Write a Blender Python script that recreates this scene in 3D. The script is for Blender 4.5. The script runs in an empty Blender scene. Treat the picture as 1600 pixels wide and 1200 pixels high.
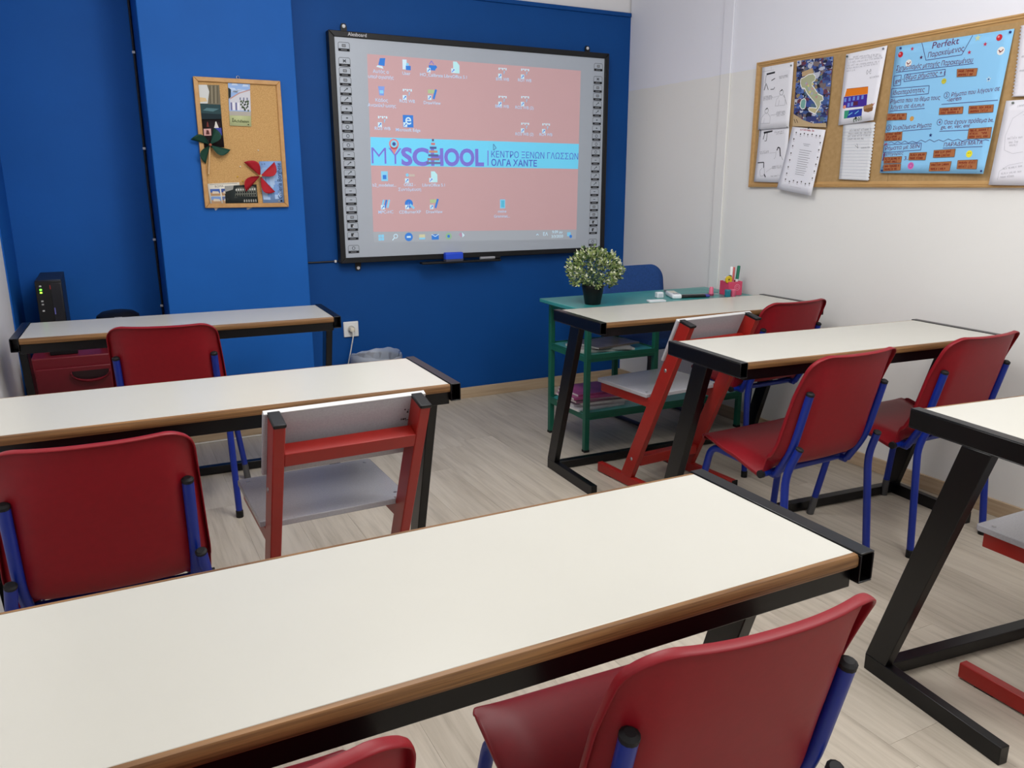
import bpy, bmesh, math, random
from mathutils import Vector, Matrix
from mathutils.geometry import interpolate_bezier, tessellate_polygon
random.seed(7)
SC = bpy.context.scene
COL = SC.collection

# ------------------------------------------------------------------ camera, world, lights, exposure
cam = bpy.data.cameras.new('camera'); camo = bpy.data.objects.new('camera', cam); COL.objects.link(camo)
cam.sensor_width = 36.0; cam.lens = 1232.2 * 36 / 1600; cam.clip_start = 0.02
YAW, PITCH, ROLL, CAMH = 0.47209, 0.247061, -0.001886, 1.2848
_f = Vector((math.sin(YAW) * math.cos(PITCH), math.cos(YAW) * math.cos(PITCH), -math.sin(PITCH)))
_r = Vector((math.cos(YAW), -math.sin(YAW), 0)); _u = _r.cross(_f)
_r, _u = math.cos(ROLL) * _r + math.sin(ROLL) * _u, -math.sin(ROLL) * _r + math.cos(ROLL) * _u
camo.matrix_world = Matrix(((_r.x, _u.x, -_f.x, 0), (_r.y, _u.y, -_f.y, 0), (_r.z, _u.z, -_f.z, CAMH), (0, 0, 0, 1)))
SC.camera = camo
W = bpy.data.worlds.new('world'); SC.world = W; W.use_nodes = True
W.node_tree.nodes['Background'].inputs[0].default_value = (0.80, 0.90, 1.0, 1)
W.node_tree.nodes['Background'].inputs[1].default_value = 0.3
SC.view_settings.view_transform = 'Standard'; SC.view_settings.look = 'None'
SC.view_settings.exposure = 0.0; SC.view_settings.gamma = 1.0; SC.view_settings.use_curve_mapping = False

def area(name, loc, sx, sy, power, col=(1, 1, 1), rot=(0, 0, 0)):
    l = bpy.data.lights.new(name, 'AREA'); l.shape = 'RECTANGLE'; l.size = sx; l.size_y = sy
    l.energy = power; l.color = col
    o = bpy.data.objects.new(name, l); COL.objects.link(o); o.location = loc; o.rotation_euler = rot
    return o
area('ceiling_lamp_near', (2.0, 0.5, 2.70), 1.2, 1.2, 17, (1.0, 0.992, 0.985))
area('ceiling_lamp_middle', (0.7, 2.3, 2.70), 1.2, 1.2, 19, (1.0, 0.992, 0.985))
area('ceiling_lamp_rear', (1.2, -1.2, 2.70), 1.2, 0.6, 17, (1.0, 0.992, 0.985))

def point_fill(name, loc, power, r):
    l = bpy.data.lights.new(name, 'POINT'); l.energy = power; l.shadow_soft_size = r; l.color = (1.0, 0.992, 0.985)
    o = bpy.data.objects.new(name, l); COL.objects.link(o); o.location = loc
point_fill('fill_light_near', (1.7, 0.6, 2.42), 36, .28)  # added fill light without a real fixture, brightens the upper right wall
point_fill('fill_light_middle', (0.9, 2.1, 2.42), 31, .28)  # second added fill, also no real fixture, for walls and ceiling

# ------------------------------------------------------------------ materials
def lin(c):
    return tuple(((x / 255) / 12.92 if x / 255 <= 0.04045 else (((x / 255) + 0.055) / 1.055) ** 2.4) for x in c)
MATS = {}
def mat(name, rgb, rough=0.5, spec=0.5, metal=0.0, var=0.0, scale=8.0, bump=0.0, stretch=(1, 1, 1), emit=0.0, alpha=1.0, coat=0.0, rgb2=None, trans=0.0):
    if name in MATS: return MATS[name]
    m = bpy.data.materials.new(name); m.use_nodes = True; nt = m.node_tree; n = nt.nodes; b = n['Principled BSDF']
    c = (*lin(rgb), 1)
    b.inputs['Base Color'].default_value = c; b.inputs['Roughness'].default_value = rough
    b.inputs['Specular IOR Level'].default_value = spec; b.inputs['Metallic'].default_value = metal
    b.inputs['Coat Weight'].default_value = coat
    if trans: b.inputs['Transmission Weight'].default_value = trans
    if alpha < 1: b.inputs['Alpha'].default_value = alpha
    if emit:
        b.inputs['Emission Color'].default_value = c; b.inputs['Emission Strength'].default_value = emit
    if var or bump or rgb2:
        tc = n.new('ShaderNodeTexCoord'); mp = n.new('ShaderNodeMapping'); mp.inputs['Scale'].default_value = stretch
        nz = n.new('ShaderNodeTexNoise'); nz.inputs['Scale'].default_value = scale; nz.inputs['Detail'].default_value = 6
        nt.links.new(tc.outputs['Object'], mp.inputs[0]); nt.links.new(mp.outputs[0], nz.inputs['Vector'])
        if var or rgb2:
            r = n.new('ShaderNodeValToRGB'); e = r.color_ramp.elements; e[0].position = .3; e[1].position = .7
            a = lin(rgb); k2 = lin(rgb2) if rgb2 else tuple(min(1, x * (1 + var)) for x in a)
            k1 = a if rgb2 else tuple(x * (1 - var) for x in a)
            e[0].color = (*k1, 1); e[1].color = (*k2, 1)
            nt.links.new(nz.outputs[0], r.inputs[0]); nt.links.new(r.outputs[0], b.inputs['Base Color'])
        if bump:
            bp = n.new('ShaderNodeBump'); bp.inputs['Strength'].default_value = bump; bp.inputs['Distance'].default_value = .01
            nt.links.new(nz.outputs[0], bp.inputs['Height']); nt.links.new(bp.outputs[0], b.inputs['Normal'])
    MATS[name] = m
    return m

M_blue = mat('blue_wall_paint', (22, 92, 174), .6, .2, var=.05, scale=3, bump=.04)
M_blue2 = mat('darker_blue_wall', (8, 72, 142), .6, .2, var=.05, scale=3, bump=.04)  # darker tone of the wall blue, for the whiteboard wall and its trim
M_white = mat('white_wall_paint', (232, 231, 232), .7, .25, var=.02, scale=2.5)
M_ceil = mat('ceiling_paint', (225, 225, 222), .8, .2)
M_base = mat('pale_wood_baseboard', (196, 174, 146), .5, .3, rgb2=(176, 152, 124), scale=6, stretch=(.6, .6, 12))
M_top = mat('cream_laminate', (197, 195, 186), .25, .42, var=.015, scale=3)
M_edge = mat('varnished_wood_edge', (96, 66, 40), .45, .3, rgb2=(152, 112, 70), scale=5, stretch=(1, 14, 60))
M_black = mat('black_enamel', (6, 6, 8), .3, .35, var=.1, scale=40)
M_red = mat('red_plastic', (132, 16, 28), .44, .3, var=.04, scale=60, bump=.015)
M_navy = mat('blue_enamel', (0, 36, 134), .36, .5)
M_cap = mat('black_rubber', (20, 20, 22), .6, .3)
M_steel = mat('steel', (170, 170, 172), .3, .5, metal=.9)
M_redp = mat('red_enamel', (150, 28, 20), .35, .5, var=.05, scale=20)
M_greyb = mat('grey_laminate_board', (176, 175, 180), .2, .5, rgb2=(166, 165, 171), scale=220)
M_greye = mat('pale_board_edge', (205, 205, 205), .4, .4)
M_teal = mat('teal_paint', (58, 144, 142), .28, .5, var=.06, scale=5)
M_green = mat('green_paint', (22, 96, 76), .4, .45, var=.06, scale=6)
M_cork = mat('cork', (178, 136, 84), .85, .15, rgb2=(212, 172, 116), scale=240, bump=.2)
M_cork2 = mat('brown_pinboard', (168, 136, 92), .85, .15, rgb2=(180, 148, 104), scale=60)
M_frame = mat('light_wood_frame', (198, 154, 100), .45, .35, rgb2=(182, 136, 84), scale=9, stretch=(4, 4, 4))
M_frame2 = mat('oak_frame', (184, 144, 92), .45, .3, rgb2=(196, 158, 106), scale=9, stretch=(6, 1, 6))
M_paper = mat('white_paper', (226, 226, 232), .75, .2)
M_board = mat('white_enamel_board', (180, 188, 199), .25, .45)
M_blackp = mat('black_plastic', (11, 11, 14), .45, .4)

def floor_mat():
    m = bpy.data.materials.new('pale_laminate'); m.use_nodes = True; nt = m.node_tree; n = nt.nodes; L = nt.links; b = n['Principled BSDF']
    g = n.new('ShaderNodeNewGeometry'); oi = n.new('ShaderNodeObjectInfo'); cmb = n.new('ShaderNodeCombineXYZ')
    mul = n.new('ShaderNodeMath'); mul.operation = 'MULTIPLY'; mul.inputs[1].default_value = 31
    L.new(oi.outputs['Random'], mul.inputs[0]); L.new(mul.outputs[0], cmb.inputs[2]); L.new(mul.outputs[0], cmb.inputs[0])
    ad = n.new('ShaderNodeVectorMath'); ad.operation = 'ADD'; L.new(g.outputs['Position'], ad.inputs[0]); L.new(cmb.outputs[0], ad.inputs[1])
    mp = n.new('ShaderNodeMapping'); mp.inputs['Scale'].default_value = (26, 1.5, 1); L.new(ad.outputs[0], mp.inputs[0])
    nz = n.new('ShaderNodeTexNoise'); nz.inputs['Scale'].default_value = 1.6; nz.inputs['Detail'].default_value = 8; nz.inputs['Roughness'].default_value = .62; nz.inputs['Distortion'].default_value = .5
    L.new(mp.outputs[0], nz.inputs['Vector'])
    mp2 = n.new('ShaderNodeMapping'); mp2.inputs['Scale'].default_value = (7, 1.8, 1); L.new(ad.outputs[0], mp2.inputs[0])
    nz2 = n.new('ShaderNodeTexNoise'); nz2.inputs['Scale'].default_value = 1.2; nz2.inputs['Detail'].default_value = 4; L.new(mp2.outputs[0], nz2.inputs['Vector'])
    r = n.new('ShaderNodeValToRGB'); e = r.color_ramp.elements
    e[0].position = .28; e[0].color = (*lin((126, 115, 101)), 1); e[1].position = .62; e[1].color = (*lin((194, 184, 168)), 1)
    e.new(.46).color = (*lin((174, 163, 147)), 1)
    L.new(nz.outputs[0], r.inputs[0])
    r2 = n.new('ShaderNodeValToRGB'); e = r2.color_ramp.elements
    e[0].position = .3; e[0].color = (*lin((174, 164, 149)), 1); e[1].position = .72; e[1].color = (*lin((203, 194, 180)), 1)
    L.new(nz2.outputs[0], r2.inputs[0])
    mx = n.new('ShaderNodeMix'); mx.data_type = 'RGBA'; mx.inputs[0].default_value = .5
    L.new(r.outputs[0], mx.inputs[6]); L.new(r2.outputs[0], mx.inputs[7])
    hs = n.new('ShaderNodeHueSaturation'); mr = n.new('ShaderNodeMapRange'); mr.inputs[3].default_value = .94; mr.inputs[4].default_value = 1.05
    L.new(oi.outputs['Random'], mr.inputs[0]); L.new(mr.outputs[0], hs.inputs['Value']); L.new(mx.outputs[2], hs.inputs['Color'])
    L.new(hs.outputs[0], b.inputs['Base Color']); b.inputs['Roughness'].default_value = .42; b.inputs['Specular IOR Level'].default_value = .4
    return m
M_floor = floor_mat()

def right_wall_mat():      # cream paint below a hand-cut line, cooler white above
    m = bpy.data.materials.new('two_tone_wall_paint'); m.use_nodes = True; nt = m.node_tree; n = nt.nodes; L = nt.links; b = n['Principled BSDF']
    g = n.new('ShaderNodeNewGeometry'); s = n.new('ShaderNodeSeparateXYZ'); L.new(g.outputs['Position'], s.inputs[0])
    nz = n.new('ShaderNodeTexNoise'); nz.inputs['Scale'].default_value = 9; L.new(g.outputs['Position'], nz.inputs['Vector'])
    ma = n.new('ShaderNodeMath'); ma.operation = 'MULTIPLY_ADD'; ma.inputs[1].default_value = .008; L.new(nz.outputs[0], ma.inputs[0]); L.new(s.outputs[2], ma.inputs[2])
    gt = n.new('ShaderNodeMath'); gt.operation = 'GREATER_THAN'; gt.inputs[1].default_value = 1.86; L.new(ma.outputs[0], gt.inputs[0])
    mx = n.new('ShaderNodeMix'); mx.data_type = 'RGBA'; L.new(gt.outputs[0], mx.inputs[0])
    mx.inputs[6].default_value = (*lin((231, 230, 227)), 1); mx.inputs[7].default_value = (*lin((232, 233, 241)), 1)
    L.new(mx.outputs[2], b.inputs['Base Color']); b.inputs['Roughness'].default_value = .55; b.inputs['Specular IOR Level'].default_value = .3
    n2 = n.new('ShaderNodeTexNoise'); n2.inputs['Scale'].default_value = 5; L.new(g.outputs['Position'], n2.inputs['Vector'])
    bp = n.new('ShaderNodeBump'); bp.inputs['Strength'].default_value = .1; bp.inputs['Distance'].default_value = .02
    L.new(n2.outputs[0], bp.inputs['Height']); L.new(bp.outputs[0], b.inputs['Normal'])
    return m
M_rwall = right_wall_mat()

# ------------------------------------------------------------------ mesh helpers
class MB:
    def __init__(s): s.v = []; s.f = []; s.m = []
    def add(s, vs, fs, m=0):
        o = len(s.v); s.v += [tuple(p) for p in vs]; s.f += [tuple(i + o for i in f) for f in fs]; s.m += [m] * len(fs); return s
    def box(s, x0, x1, y0, y1, z0, z1, m=0):
        vs = [(x0, y0, z0), (x1, y0, z0), (x1, y1, z0), (x0, y1, z0), (x0, y0, z1), (x1, y0, z1), (x1, y1, z1), (x0, y1, z1)]
        return s.add(vs, [(0, 3, 2, 1), (4, 5, 6, 7), (0, 1, 5, 4), (1, 2, 6, 5), (2, 3, 7, 6), (3, 0, 4, 7)], m)
    def prism(s, poly, a0, a1, axis='x', m=0):       # poly in the other two axes
        def P(a, q): return (a, q[0], q[1]) if axis == 'x' else ((q[0], a, q[1]) if axis == 'y' else (q[0], q[1], a))
        n = len(poly); vs = [P(a0, q) for q in poly] + [P(a1, q) for q in poly]
        fs = [tuple(range(n)), tuple(range(2 * n - 1, n - 1, -1))] + [(i, i + n, (i + 1) % n + n, (i + 1) % n) for i in range(n)]
        return s.add(vs, fs, m)
    def tube(s, pts, r, n=12, caps=True, m=0):
        pts = [Vector(p) for p in pts]; rings = []; prev = None
        for i, p in enumerate(pts):
            t = (pts[min(i + 1, len(pts) - 1)] - pts[max(i - 1, 0)]).normalized()
            if prev is None:
                a = t.orthogonal().normalized()
            else:
                a = (prev - t * prev.dot(t)).normalized()
            prev = a; b = t.cross(a); rr = r[i] if isinstance(r, (list, tuple)) else r
            rings.append([p + rr * (math.cos(2 * math.pi * k / n) * a + math.sin(2 * math.pi * k / n) * b) for k in range(n)])
        vs = [q for g in rings for q in g]; fs = []
        for i in range(len(rings) - 1):
            for k in range(n):
                fs.append((i * n + k, i * n + (k + 1) % n, (i + 1) * n + (k + 1) % n, (i + 1) * n + k))
        if caps:
            fs.append(tuple(range(n - 1, -1, -1))); o = (len(rings) - 1) * n; fs.append(tuple(o + k for k in range(n)))
        return s.add(vs, fs, m)
    def lathe(s, prof, n=20, c=(0, 0, 0), m=0, close=True):
        vs = []; fs = []
        for r, z in prof:
            vs += [(c[0] + r * math.cos(2 * math.pi * k / n), c[1] + r * math.sin(2 * math.pi * k / n), c[2] + z) for k in range(n)]
        for i in range(len(prof) - 1):
            for k in range(n): fs.append((i * n + k, i * n + (k + 1) % n, (i + 1) * n + (k + 1) % n, (i + 1) * n + k))
        if close:
            fs.append(tuple(range(n - 1, -1, -1))); o = (len(prof) - 1) * n; fs.append(tuple(o + k for k in range(n)))
        return s.add(vs, fs, m)
    def rtube(s, x0, x1, y0, y1, z0, z1, t, m=0):    # square tube along y, open at both ends
        s.box(x0, x1, y0, y1, z1 - t, z1, m); s.box(x0, x1, y0, y1, z0, z0 + t, m)
        s.box(x0, x0 + t, y0, y1, z0 + t, z1 - t, m); s.box(x1 - t, x1, y0, y1, z0 + t, z1 - t, m)
        ym = (y0 + y1) / 2; return s.box(x0 + t, x1 - t, ym - .15, ym + .15, z0 + t, z1 - t, m)
    def grid(s, rows, m=0):
        n = len(rows[0]); vs = [p for r in rows for p in r]
        fs = [(i * n + k, i * n + k + 1, (i + 1) * n + k + 1, (i + 1) * n + k) for i in range(len(rows) - 1) for k in range(n - 1)]
        return s.add(vs, fs, m)
    def build(s, name, mats, parent=None, bevel=0.0, seg=2, smooth=35, loc=None):
        me = bpy.data.meshes.new(name); me.from_pydata(s.v, [], s.f)
        for k in (mats if isinstance(mats, (list, tuple)) else [mats]): me.materials.append(k)
        for p, k in zip(me.polygons, s.m): p.material_index = k
        bm = bmesh.new(); bm.from_mesh(me); bmesh.ops.recalc_face_normals(bm, faces=bm.faces); bm.to_mesh(me); bm.free()
        if smooth:
            for p in me.polygons: p.use_smooth = True
            me.set_sharp_from_angle(angle=math.radians(smooth))
        me.update()
        o = bpy.data.objects.new(name, me); COL.objects.link(o)
        if parent: o.parent = parent
        if loc: o.location = loc
        if bevel:
            b = o.modifiers.new('bevel', 'BEVEL'); b.width = bevel; b.segments = seg; b.limit_method = 'ANGLE'; b.angle_limit = math.radians(40)
            b.harden_normals = False
        return o

def fillet(pts, r, n=5):
    pts = [Vector(p) for p in pts]; out = [pts[0]]
    for i in range(1, len(pts) - 1):
        a, b, c = pts[i - 1], pts[i], pts[i + 1]; d1 = (a - b); d2 = (c - b)
        k = min(r, d1.length * .45, d2.length * .45); p = b + d1.normalized() * k; q = b + d2.normalized() * k
        for j in range(n + 1):
            t = j / n; out.append((1 - t) ** 2 * p + 2 * t * (1 - t) * b + t * t * q)
    out.append(pts[-1]); return out
def tag(o, label=None, cat=None, group=None, kind=None):
    if label: o['label'] = label
    if cat: o['category'] = cat
    if group: o['group'] = group
    if kind: o['kind'] = kind
    return o
def thing(name, label, cat, loc=(0, 0, 0), rz=0.0, group=None):
    o = bpy.data.objects.new(name, None); COL.objects.link(o); o.empty_display_size = .05
    o.location = loc; o.rotation_euler = (0, 0, math.radians(rz)); return tag(o, label, cat, group)
def dup(root, label, loc, rz):
    def cp(o, par):
        c = o.copy(); COL.objects.link(c); c.parent = par
        for ch in list(o.children): cp(ch, c)
        return c
    r = cp(root, None); r.location = loc; r.rotation_euler = (0, 0, math.radians(rz)); r['label'] = label; return r
def struct(o): o['kind'] = 'structure'; return o

# ------------------------------------------------------------------ room
XL, XR, YB, YR, YF, ZC = -0.40, 3.054, 4.358, 4.62, -2.4, 2.75
fl = struct(MB().box(XL - .1, XR + .1, YF - .1, YR + .1, -.06, -.009).build('floor', mat('subfloor', (112, 102, 90), .8)))
pw = 0.192; x = XL; row = 0
while x < XR - 1e-4:
    x1 = min(x + pw, XR); ymax = YR if x < .2 else (4.20 if x < .944 else YB)
    y = YF + [-.35, -.93, -.12, -.7, -.5][row % 5] + random.uniform(-.1, .1)
    while y < ymax:
        a, b = max(y, YF), min(y + 1.285, ymax)
        if b - a > .02 and b > -.6:
            MB().box(x + .0003, x1 - .0003, a + .0003, b - .0003, -.009, 0).build('plank', M_floor, fl, smooth=0)
        y += 1.285
    x += pw; row += 1
ZU = 2.305
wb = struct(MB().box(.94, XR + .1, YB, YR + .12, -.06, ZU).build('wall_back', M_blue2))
struct(MB().box(.94, XR + .1, YB + .012, YR + .12, ZU, ZC).build('wall_back_upper', M_white))
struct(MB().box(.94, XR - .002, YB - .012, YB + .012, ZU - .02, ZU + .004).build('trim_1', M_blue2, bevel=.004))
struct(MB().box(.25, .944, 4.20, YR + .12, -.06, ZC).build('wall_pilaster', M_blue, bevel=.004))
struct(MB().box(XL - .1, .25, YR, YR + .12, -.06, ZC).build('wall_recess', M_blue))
struct(MB().box(XL - .12, XL + .006, 4.13, YR, -.06, ZC).build('wall_recess_return', M_blue))
struct(MB().box(XL - .12, XL, YF, 4.13, -.06, ZC).build('wall_left', M_white))
struct(MB().box(XR, XR + .12, YF, YB, -.06, ZC).build('wall_right', M_rwall))
struct(MB().box(XR - .010, XR, 3.425, 3.50, 0, ZC).build('trim_2', M_rwall, bevel=.003))
struct(MB().box(XL - .1, XR + .1, YF - .12, YF, -.06, ZC).build('wall_front', M_white))
struct(MB().box(XL - .1, XR + .1, YF - .1, YR + .1, ZC, ZC + .08).build('ceiling', M_ceil))
struct(MB().box(.944, XR, YB - .012, YB, 0, .067).build('baseboard_back', M_base, bevel=.002))
struct(MB().box(.25, .944, 4.188, 4.20, 0, .067).build('baseboard_pilaster', M_base, bevel=.002))
struct(MB().box(XR - .012, XR, YF, YB - .012, 0, .067).build('baseboard_right', M_base, bevel=.002))

# ------------------------------------------------------------------ school desks
def make_desk():
    t = thing('school_desk', '', 'desk', group='two-seat school desks with cream tops')
    h, k = .5975, .195
    tp = MB().box(-h + .030, h - .030, -k + .010, k - .010, .7275, .7505).build('tabletop', M_top, t, bevel=.0015)
    ed = MB()
    for s in (-1, 1):
        y0 = s * (k - .010); pr = [(y0, .7275), (y0 + s * .007, .7285), (y0 + s * .010, .733), (y0 + s * .010, .745), (y0 + s * .007, .7495), (y0, .7503)]
        ed.prism(pr, -h + .030, h - .030)
    tag(ed.build('edge_band', M_edge, tp), 'brown varnished wood edge')
    for s in (-1, 1):
        a, b = sorted((s * h, s * (h - .029)))
        MB().rtube(a, b, -k - .003, k + .003, .703, .7525, .003).build('end_bar', M_black, t, bevel=.0015)
        a, b = sorted((s * h, s * (h - .028)))
        MB().prism([(-.030, .703), (.047, .703), (.244, .046), (.176, .046)], a, b).build('leg', M_black, t, bevel=.002)
        MB().box(a, b, -.16, .244, 0.0, .047).build('foot', M_black, t, bevel=.002)
    for s in (-1, 1):
        y0 = s * (k - .012); MB().box(-h + .029, h - .029, min(y0, y0 - s * .02), max(y0, y0 - s * .02), .692, .7270).build('apron', M_black, t, bevel=.0015)
    MB().box(-h + .028, h - .028, .186, .222, .004, .040).build('stretcher', M_black, t, bevel=.002)
    return t
dk = make_desk(); DK = math.degrees
dk['label'] = 'cream-topped desk in the back left, in front of the red drawer unit'
dk.location = (.2623, 3.4668, 0); dk.rotation_euler = (0, 0, -.03745)
for lab, x, y, r in [
    ('cream-topped desk in the left middle, a grey-backed wooden chair at its front edge', .2458, 2.1670, -.0200),
    ('large cream-topped desk across the foreground, red chair tucked at its near side', .3828, .9221, -.0075),
    ('cream-topped desk right in front of the green teacher desk', 2.3254, 2.7735, -.0355),
    ('cream-topped desk by the right wall with two red chairs at its near side', 2.3116, 1.9365, -.0769),
    ('cream-topped desk cut off by the right edge, its slanted black leg fully showing', 2.2904, .9511, -.1108)]:
    dup(dk, lab, (x, y, 0), DK(r))

# ------------------------------------------------------------------ red plastic chairs
def chair_shell():
    P = [(.202, .414), (.200, .428), (.188, .440), (.150, .440), (.05, .424), (-.04, .411), (-.11, .406), (-.160, .424), (-.188, .475), (-.212, .575), (-.238, .672), (-.262, .770), (-.267, .791)]
    pts = fillet([Vector((0, a, b)) for a, b in P], .02, 3)
    # arclength resample
    L = [0]
    for i in range(1, len(pts)): L.append(L[-1] + (pts[i] - pts[i - 1]).length)
    T = L[-1]; nu, nv = 46, 26; us = []
    for i in range(nu + 1):
        t = i / nu; us.append(T * t)
    def at(s):
        for i in range(1, len(L)):
            if s <= L[i] + 1e-9:
                k = (s - L[i - 1]) / max(1e-9, L[i] - L[i - 1]); return pts[i - 1].lerp(pts[i], k)
        return pts[-1]
    # finer sampling at both ends for the round corners
    us = sorted(set([round(u, 5) for u in us] + [T - d for d in (.002, .006, .012, .02, .03)] + [d for d in (.003, .008, .014)]))
    rows = []; nrm = []
    for s in us:
        p = at(s); q0, q1 = at(max(0, s - .008)), at(min(T, s + .008)); tg = (q1 - q0).normalized(); N = Vector((0, -tg.z, tg.y))  # towards the sitter
        if N.y < 0 and N.z < 0: N = -N
        fr = s / T; hw = .202 - .017 * max(0, (fr - .55) / .45)
        hw0 = hw; d = T - s; R = .055
        if d < R: hw = hw - R + math.sqrt(max(0, R * R - (R - d) ** 2))
        d = s; R = .045
        if d < R: hw = hw - R + math.sqrt(max(0, R * R - (R - d) ** 2))
        back = min(1, max(0, (fr - .25) / .25)); row = []; nr = []
        for j in range(nv + 1):
            v = -1 + 2 * j / nv; vv = math.copysign(1 - (1 - abs(v)) ** 1.4, v)
            va = abs(vv) * hw / hw0; f = max(0, (va - .70) / .30); dt = max(0.0, T - s); tp_ = back * max(0, 1 - dt / .15) ** 1.2; w = (1 - tp_) * ((.020 + .024 * back) * f ** 1.35 + back * .010 * va * va) + tp_ * .028 * va ** 2.3
            w *= min(1, s / .14)
            row.append(Vector((vv * hw, p.y, p.z)) + N * w); nr.append(N)
        rows.append(row); nrm.append(nr)
    m = MB(); m.grid(rows)
    n = nv + 1; R = len(rows)
    ring = [(0, j) for j in range(n)] + [(i, n - 1) for i in range(1, R)] + [(R - 1, j) for j in range(n - 2, -1, -1)] + [(i, 0) for i in range(R - 2, 0, -1)]
    cen = Vector((0, 0, 0))
    def outw(i, j):
        o = Vector((0, 0, 0))
        if j == 0: o.x -= 1
        if j == n - 1: o.x += 1
        return o
    prevs = [i * n + j for i, j in ring]
    for k, (dn, do) in enumerate([(.005, .002), (.015, .003)]):
        base = len(m.v)
        for (i, j) in ring:
            s = us[i]; fr = s / T; dep = dn * (1 if 0 else 1)
            m.v.append(tuple(rows[i][j] - nrm[i][j] * dep + outw(i, j) * do))
        c = len(ring)
        for q in range(c):
            m.f.append((prevs[q], prevs[(q + 1) % c], base + (q + 1) % c, base + q)); m.m.append(0)
        prevs = [base + q for q in range(c)]
    return m
def make_chair():
    t = thing('plastic_chair', '', 'chair', group='red plastic chairs with blue tube legs')
    sh = chair_shell().build('seat_shell', M_red, t, smooth=50)
    so = sh.modifiers.new('solid', 'SOLIDIFY'); so.thickness = .0045; so.offset = 0
    sh.modifiers.new('sub', 'SUBSURF').levels = 1; sh.modifiers['sub'].render_levels = 1
    r = .0125
    for s in (-1, 1):
        # rear leg: straight, then leaning back to a capped end
        pth = fillet([(s * .206, -.211, .012), (s * .194, -.180, .405), (s * .181, -.214, .497)], .05)
        lg = MB().tube(pth, r).build('leg', M_navy, t)
        MB().lathe([(.0135, 0), (.0142, .002), (.0142, .028), (.0127, .030)], 12, (s * .206, -.211, 0)).build('foot_cap', M_cap, lg)
        e = Vector(pth[-1]); d = (Vector(pth[-1]) - Vector(pth[-2])).normalized()
        MB().tube([e - d * .002, e + d * .003, e + d * .006], [r + .0005, r + .0005, r * .7]).build('end_cap', M_cap, lg)
        # front leg rising into the rail under the seat
        pth = fillet([(s * .218, .228, .012), (s * .178, .165, .400), (s * .164, .06, .388), (s * .164, -.12, .380)], .04)
        lg = MB().tube(pth, r).build('leg', M_navy, t)
        tag(MB().tube([(s * .2182, .2284, 0), (s * .2115, .2175, .075)], [.0142, .0136]).build('foot_cap', mat('worn_steel_tip', (92, 92, 94), .4, .5, metal=.6), lg), 'worn grey metal foot tip')
        # back support tube behind the shell
        pth = fillet([(s * .169, -.225, .672), (s * .171, -.178, .480), (s * .168, -.12, .384)], .06)
        bs = MB().tube(pth, r).build('back_support', M_navy, t)
        a, b = Vector(pth[0]), Vector(pth[1]); d = (a - b).normalized()
        MB().tube([a - d * .003, a + d * .004, a + d * .008], [r + .0005, r + .0005, r * .6]).build('end_cap', M_cap, bs)
    ct = MB().tube([(-.206, -.092, .383), (.206, -.092, .383)], .0115).build('cross_tube', M_navy, t)
    for s in (-1, 1): MB().tube([(s * .199, -.092, .383), (s * .212, -.092, .383)], .0130).build('end_cap', M_cap, ct)
    MB().tube([(-.172, .150, .396), (.172, .150, .396)], .010).build('front_tube', M_navy, t)
    return t
ch = make_chair()
ch['label'] = 'red plastic chair tucked under the front of the back left desk'
ch.location = (.202, 3.351, 0); ch.rotation_euler = (0, 0, math.radians(-11.4))
for lab, x, y, r in [
    ('red plastic chair at the left edge, big smooth back turned to the camera', -.060, 1.962, -1.5),
    ('red plastic chair at the foreground desk showing whole back and pink top rim', .651, .848, -2.6),
    ('red plastic chair at the bottom edge, only its rounded top corner in view', .036, .868, -3),
    ('red plastic chair at the desk before the teacher desk, next to the wooden chair', 2.668, 2.733, 1),
    ('red plastic chair at the right wall desk, the one farther from the wall', 1.999, 1.86, 1.9),
    ('red plastic chair close to the right wall, partly behind the cut-off desk', 2.629, 1.856, .3)]:
    dup(ch, lab, (x, y, 0), r)

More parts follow.
